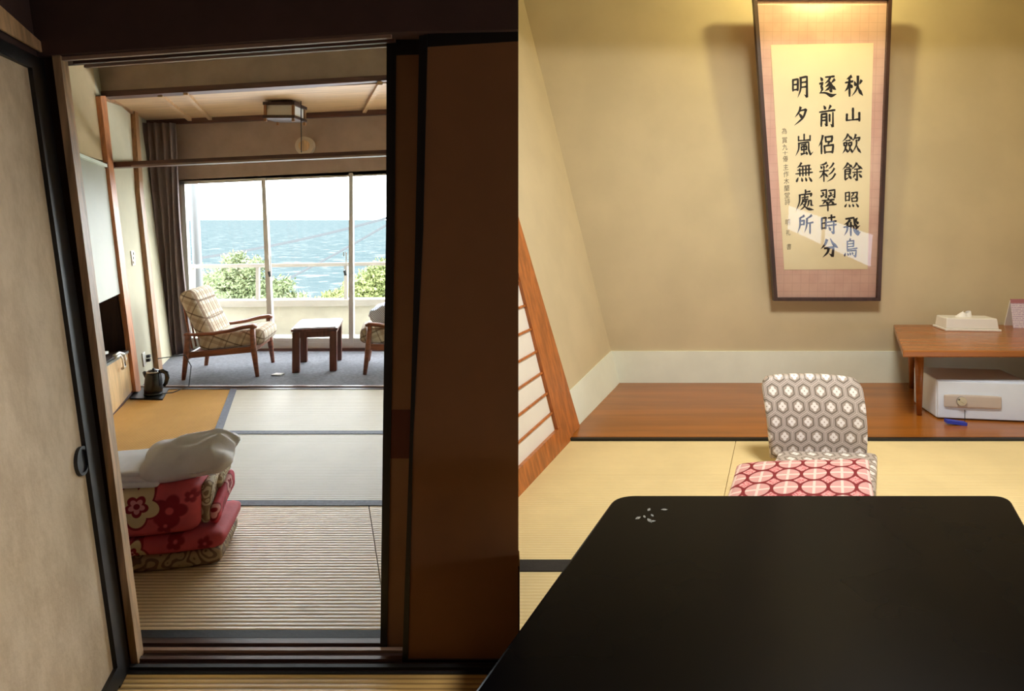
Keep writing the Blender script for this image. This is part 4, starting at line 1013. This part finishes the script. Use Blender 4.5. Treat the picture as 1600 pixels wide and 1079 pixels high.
# ---- sunroom lamp, pull cord, wall disc
lp = W(446, 172, 6.2); lt = CE(446, 150)
lz = thing('lantern_lamp', 'square wooden lantern lamp hanging under the sunroom ceiling', 'lamp', tuple(lp))
hw_ = .125; top_z = lp.z + .05; bot_z = lp.z - .085
zc_ = CE(446, 150).z
MB().box((lp.x, lp.y, (top_z + zc_) / 2 + .01), (.20, .16, max(.03, zc_ - top_z - .02))).build('ceiling_box', M['beam_wood'], lz)
for z_ in (top_z - .01, bot_z): MB().box((lp.x, lp.y, z_), (.30, .30, .028)).build('frame_band', M['frame_dark'], lz)
MB().box((lp.x, lp.y, (top_z + bot_z) / 2), (.25, .25, top_z - bot_z - .03)).build('paper_shade', M['lamp_white'], lz)
for sx in (-1, 1):
    for sy in (-1, 1): MB().box((lp.x + sx * .132, lp.y + sy * .132, (top_z + bot_z) / 2 - .02), (.022, .022, top_z - bot_z + .05)).build('corner_post', M['post_brown'], lz)
pcx = W(470, 132, 6.2)
tag(MB().tube([W(470, 134, 6.2), W(471, 238, 6.2)], .005, 6).build('pull_cord', M['grey_glass_dark']), 'thin pull cord hanging beside the lantern lamp', 'cord')
wd = thing('wall_disc', 'round beige disc on the brown wall above the window', 'disc', tuple(W(477, 228, 6.97)))
dc = W(477, 228, 6.97)
MB().tube([dc + V(0, .03, 0), dc + V(0, -.03, 0)], .10, 32).build('disc_face', M['beige_plastic'], wd)
MB().tube([dc + V(0, -.028, 0), dc + V(0, -.040, 0)], [.062, .058], 28).build('disc_centre', M['post_wood'], wd)

# ================================================================== OUTSIDE
YP = 8.25
bal = MB().box((-2.8, 7.75, -.10), (7, 1.3, .1)).build('floor', M['concrete_white']); struct(bal, 'balcony floor beyond the window')
par = thing('balcony_parapet', 'low white balcony parapet with a white top rail', 'balcony', tuple(W(450, 520, YP)))
MB().prism(poly([(200, 478), (760, 473), (760, 560), (200, 560)], YP), (0, .12, 0)).build('parapet_wall', M['concrete_white'], par)
MB().prism(poly([(200, 471), (760, 466), (760, 476), (200, 481)], YP - .03), (0, .2, 0)).build('coping', M['rail_white'], par)
MB().prism(poly([(200, 415), (760, 407), (760, 412), (200, 421)], YP + .02), (0, .05, 0)).build('top_rail', M['rail_white'], par)
for x in (300, 402, 540, 660):
    MB().prism(poly([(x - 2.5, 413), (x + 2.5, 413), (x + 2.5, 474), (x - 2.5, 474)], YP + .03), (0, .04, 0)).build('baluster', M['rail_white'], par)
pw = MB().tube([W(300, 240, 8.6), W(308, 400, 8.6), W(316, 580, 8.6)], .055, 14).build('drain_pole', M['pole_grey'], smooth=True)
tag(pw, 'white pole standing outside at the left edge of the window', 'pole')

def foliage(name, label, mat, blobs, leaf, count, stems):
    t = thing(name, label, 'bush' if 'bush' in name else 'tree', tuple(stems[0][0]))
    m = MB(); random.seed(hash(label) % 1 + len(blobs) * 7)
    for (c_, rx, ry, rz_, wgt) in blobs:
        for _ in range(int(count * wgt)):
            while True:
                d = V(random.uniform(-1, 1), random.uniform(-1, 1), random.uniform(-1, 1))
                if d.length < 1: break
            d = d * (.55 + .45 * random.random())
            p_ = c_ + V(d.x * rx, d.y * ry, d.z * rz_)
            a_ = V(random.gauss(0, 1), random.gauss(0, 1), random.gauss(0, .7) + .5).normalized()
            b_ = a_.cross(V(random.gauss(0, 1), random.gauss(0, 1), random.gauss(0, 1))).normalized()
            l_ = leaf * random.uniform(.6, 1.3); b0 = len(m.v)
            m.v += [p_, p_ + a_ * l_ * .5 + b_ * l_ * .22, p_ + a_ * l_, p_ + a_ * l_ * .5 - b_ * l_ * .22]; m.f.append([b0, b0 + 1, b0 + 2, b0 + 3])
    m.build('foliage', mat, t, recalc=False)
    for s_ in stems: MB().tube(s_, [.05, .03, .015][:len(s_)], 6).build('trunk', M['bark'], t)
    return t
def bl_(px, py, Y, rx, rz_, wgt, ry=.5): return (W(px, py, Y), rx, ry, rz_, wgt)
foliage('pine_tree', 'light green leafy tree behind the rail at the left of the window', M['leaf_a'],
        [bl_(370, 425, 10.5, .22, .30, .6), bl_(350, 440, 10.5, .32, .28, .8), bl_(390, 442, 10.5, .30, .30, .9), bl_(420, 455, 10.5, .28, .22, .7), bl_(335, 455, 10.5, .3, .25, .8), bl_(375, 468, 10.5, .7, .25, 1.4), bl_(440, 450, 10.5, .16, .22, .4), bl_(458, 468, 10.5, .25, .12, .5), bl_(400, 415, 10.5, .07, .2, .15), bl_(368, 405, 10.5, .06, .16, .15)],
        .062, 2100, [[W(370, 640, 10.5), W(375, 520, 10.5), W(372, 420, 10.5)], [W(420, 640, 10.6), W(425, 540, 10.6), W(440, 440, 10.6)]])
foliage('round_bush', 'dense yellow green bush behind the rail at the right of the window', M['leaf_b'],
        [bl_(585, 440, 12, .40, .34, 1.3), bl_(610, 425, 12, .45, .30, 1.2), bl_(555, 455, 12, .36, .24, 1.0), bl_(525, 466, 12, .32, .14, .8), bl_(500, 475, 12, .35, .10, .6), bl_(590, 470, 12, .8, .25, 1.4), bl_(478, 478, 12, .25, .07, .3)],
        .07, 2200, [[W(585, 700, 12), W(590, 560, 12), W(585, 450, 12)], [W(540, 700, 12), W(545, 560, 12), W(540, 465, 12)]])
foliage('low_shrub', 'pale low shrub between the pole and the leafy tree', M['leaf_a'],
        [bl_(325, 445, 9.6, .14, .25, .5), bl_(312, 430, 9.6, .08, .2, .2), bl_(332, 468, 9.6, .2, .15, .6)], .06, 700, [[W(325, 640, 9.6), W(325, 520, 9.6), W(325, 440, 9.6)]])
for i, (p0, p1) in enumerate((((240, 412), (640, 330)), ((380, 470), (640, 330)))):
    A, B = W(p0[0], p0[1], 26 + 3 * i), W(p1[0], p1[1], 26 + 3 * i)
    pts = []
    for k in range(17):
        t = k / 16; q_ = A.lerp(B, t); q_.z -= .25 * 4 * t * (1 - t) * (1 if i == 0 else .5); pts.append(q_)
    tag(MB().tube(pts, .055, 5).build('utility_wire', M['wire']), 'upper thin utility wire across the sea view' if i == 0 else 'lower thin utility wire across the sea view', 'wire')
for y in (338, 351): 
    pass
sea = MB().prism([V(-6000, 90, -30), V(6000, 90, -30), V(6000, 9000, -30), V(-6000, 9000, -30)], (0, 0, -.5)).build('sea', M['sea'], base=(0, 0, -30))
tag(sea, 'pale blue green sea with whitecaps beyond the balcony', 'sea', kind='stuff')

# drop the helper property
for o in bpy.data.objects:
    if '_o' in o: del o['_o']
